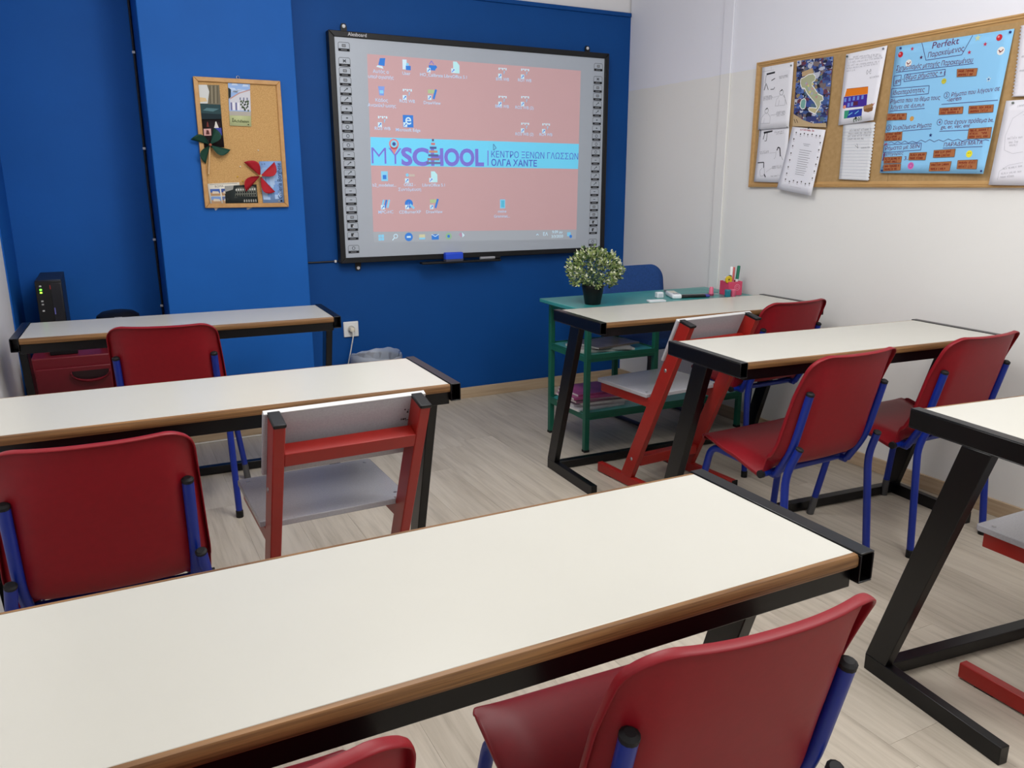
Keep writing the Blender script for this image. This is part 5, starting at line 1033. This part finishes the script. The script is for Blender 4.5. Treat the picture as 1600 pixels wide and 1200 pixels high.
s5, m5 = sheet('postcard', 'dark postcard of an arcaded ancient arena under the red pinwheel', 'postcard', G2, on_pilaster, q, (44, 50, 50), L0, off=.0020, nx=2, ny=2)
k = Ink(m5); f = rnd_patches(k, q, [(40, 46, 46), (58, 62, 58), (34, 40, 42)], 10, 8)
k.poly([f(.0, .66), f(.25, .78), f(.28, 1), f(0, 1)], (150, 150, 146), .0005); k.poly([f(.30, .42), f(.98, .36), f(.98, .82), f(.86, .92), f(.36, .86)], (104, 106, 98), .0006)
for r_ in range(3):
    for i in range(9): s_ = .33 + i * .072; t_ = .40 + r_ * .155; k.poly([f(s_, t_), f(s_ + .04, t_), f(s_ + .04, t_ + .08), f(s_ + .02, t_ + .11), f(s_, t_ + .08)], (26, 30, 32) if r_ < 2 else (206, 206, 200), .0008)
for i in range(6): s_ = .56 + i * .07; k.poly([f(s_, .08), f(s_ + .04, .08), f(s_ + .04, .20), f(s_ + .02, .24), f(s_, .20)], (150, 152, 146), .0008)
k.build('print', s5)
q = [(0.7319, 1.4012), (0.8406, 1.4036), (0.8452, 1.2004), (0.7355, 1.1993)]
s6, m6 = sheet('postcard', 'pale blue gallery postcard with vertical lettering behind the red pinwheel', 'postcard', G2, on_pilaster, q, (136, 170, 220), L0, off=.0010, nx=2, ny=2)
k = Ink(m6); f = rnd_patches(k, q, [(150, 182, 226), (124, 160, 214), (172, 198, 232)], 22, 9, .12, .34)
k.text((0.8323, 1.2219), (0.8352, 1.3942), 'Galleria Borghese', (40, 58, 96), bold=.004, tall=1.25, up=.0008); k.disc(*(0.8261, 1.2095), .0045, (24, 28, 50), 12, .0008); k.disc(*(0.8135, 1.2085), .0025, (190, 170, 110), 8, .0008); k.ring(*(0.7447, 1.3876), .003, .001, (60, 80, 130), 8); k.ring(*(0.7564, 1.3888), .003, .001, (60, 80, 130), 8); k.build('print', s6)
for lab, c in (('white paper corner sticking out below the cork board on the left', ((0.5016, 1.1791), (0.5250, 1.1787), (0.5099, 1.1663), (0.5071, 1.1664))), ('white paper corner sticking out below the cork board on the right', ((0.6566, 1.1781), (0.6843, 1.1777), (0.6616, 1.1686), (0.6570, 1.1687)))):
    s7, m7 = sheet('paper_slip', lab, 'paper', 'paper corners below the cork board', lambda a, b, up=0.0: (a, 4.1985 - up * .2, b), c, (214, 218, 226), L0, off=.0004, nx=1, ny=1)
    rs = MB()
def pinwheel(lab, c, tips, rgb, rgb2, depth=.022, stick=None):
    t = thing('pinwheel', lab, 'pinwheel', on_pilaster(c[0], c[1], .017), 0, 'paper pinwheels on the small cork board')
    M = mat('wheel_%d_%d_%d' % rgb, rgb, .6, .25)
    n = len(tips)
    for i, tp in enumerate(tips):
        A = Vector((tp[0] - c[0], 0, tp[1] - c[1])); nx = tips[(i + 1) % n]; B = Vector((nx[0] - c[0], 0, nx[1] - c[1])); rows = []
        for iu in range(9):
            u = iu / 8; p0 = A * u; p2 = Vector((0, -.012 * min(1, u * 3), 0)) + A * .05 * u + B * .03 * u; p1 = (A * .62 + B * .82) * u + Vector((0, -depth * 1.5 * u, 0)); row = []
            for iv in range(9):
                v = iv / 8; row.append((1 - v) ** 2 * p0 + 2 * v * (1 - v) * p1 + v * v * p2)
            rows.append(row)
        o = MB().grid(rows).build('vane', M, t, smooth=70); q_ = o.modifiers.new('s', 'SOLIDIFY'); q_.thickness = .0005
    h = MB().lathe([(.006, 0), (.0065, .002), (.004, .005)], 14).build('hub', mat('hub_%d_%d_%d' % rgb2, rgb2, .5), t); h.rotation_euler = (math.pi / 2, 0, 0); h.location = (0, -.013, 0)
    if stick:
        e = Vector((stick[0] - c[0], .004, stick[1] - c[1])); MB().tube([(0, .004, 0), e], .0042, 8).build('stick', mat('pale_stick', (206, 168, 120), .6), t)
pinwheel('dark green paper pinwheel on a stick at the left edge of the cork board', (0.5071, 1.4743), [(0.4219, 1.4966), (0.5317, 1.5542), (0.6001, 1.4537), (0.4801, 1.3861)], (28, 66, 54), (150, 74, 48), stick=(0.4894, 1.3381))
pinwheel('red paper pinwheel at the lower right of the cork board', (0.7293, 1.3310), [(0.6560, 1.3964), (0.8032, 1.3991), (0.7966, 1.2540), (0.6559, 1.2548)], (172, 32, 44), (196, 170, 120))
for lab, ab, c in (('white push pin alone on the bare cork, right of centre', (0.7320, 1.4537), (232, 224, 206)), ('white push pin on the bare cork left of the red pinwheel', (0.6402, 1.3758), (238, 228, 200)), ('yellow push pin left of the red pinwheel, the upper of two', (0.6237, 1.3267), (226, 184, 50)), ('yellow push pin left of the red pinwheel, the lower of two', (0.6464, 1.3067), (226, 184, 50))):
    pin(lab, on_pilaster, ab, c, .0005, .0036, 'push pins on the small cork board')
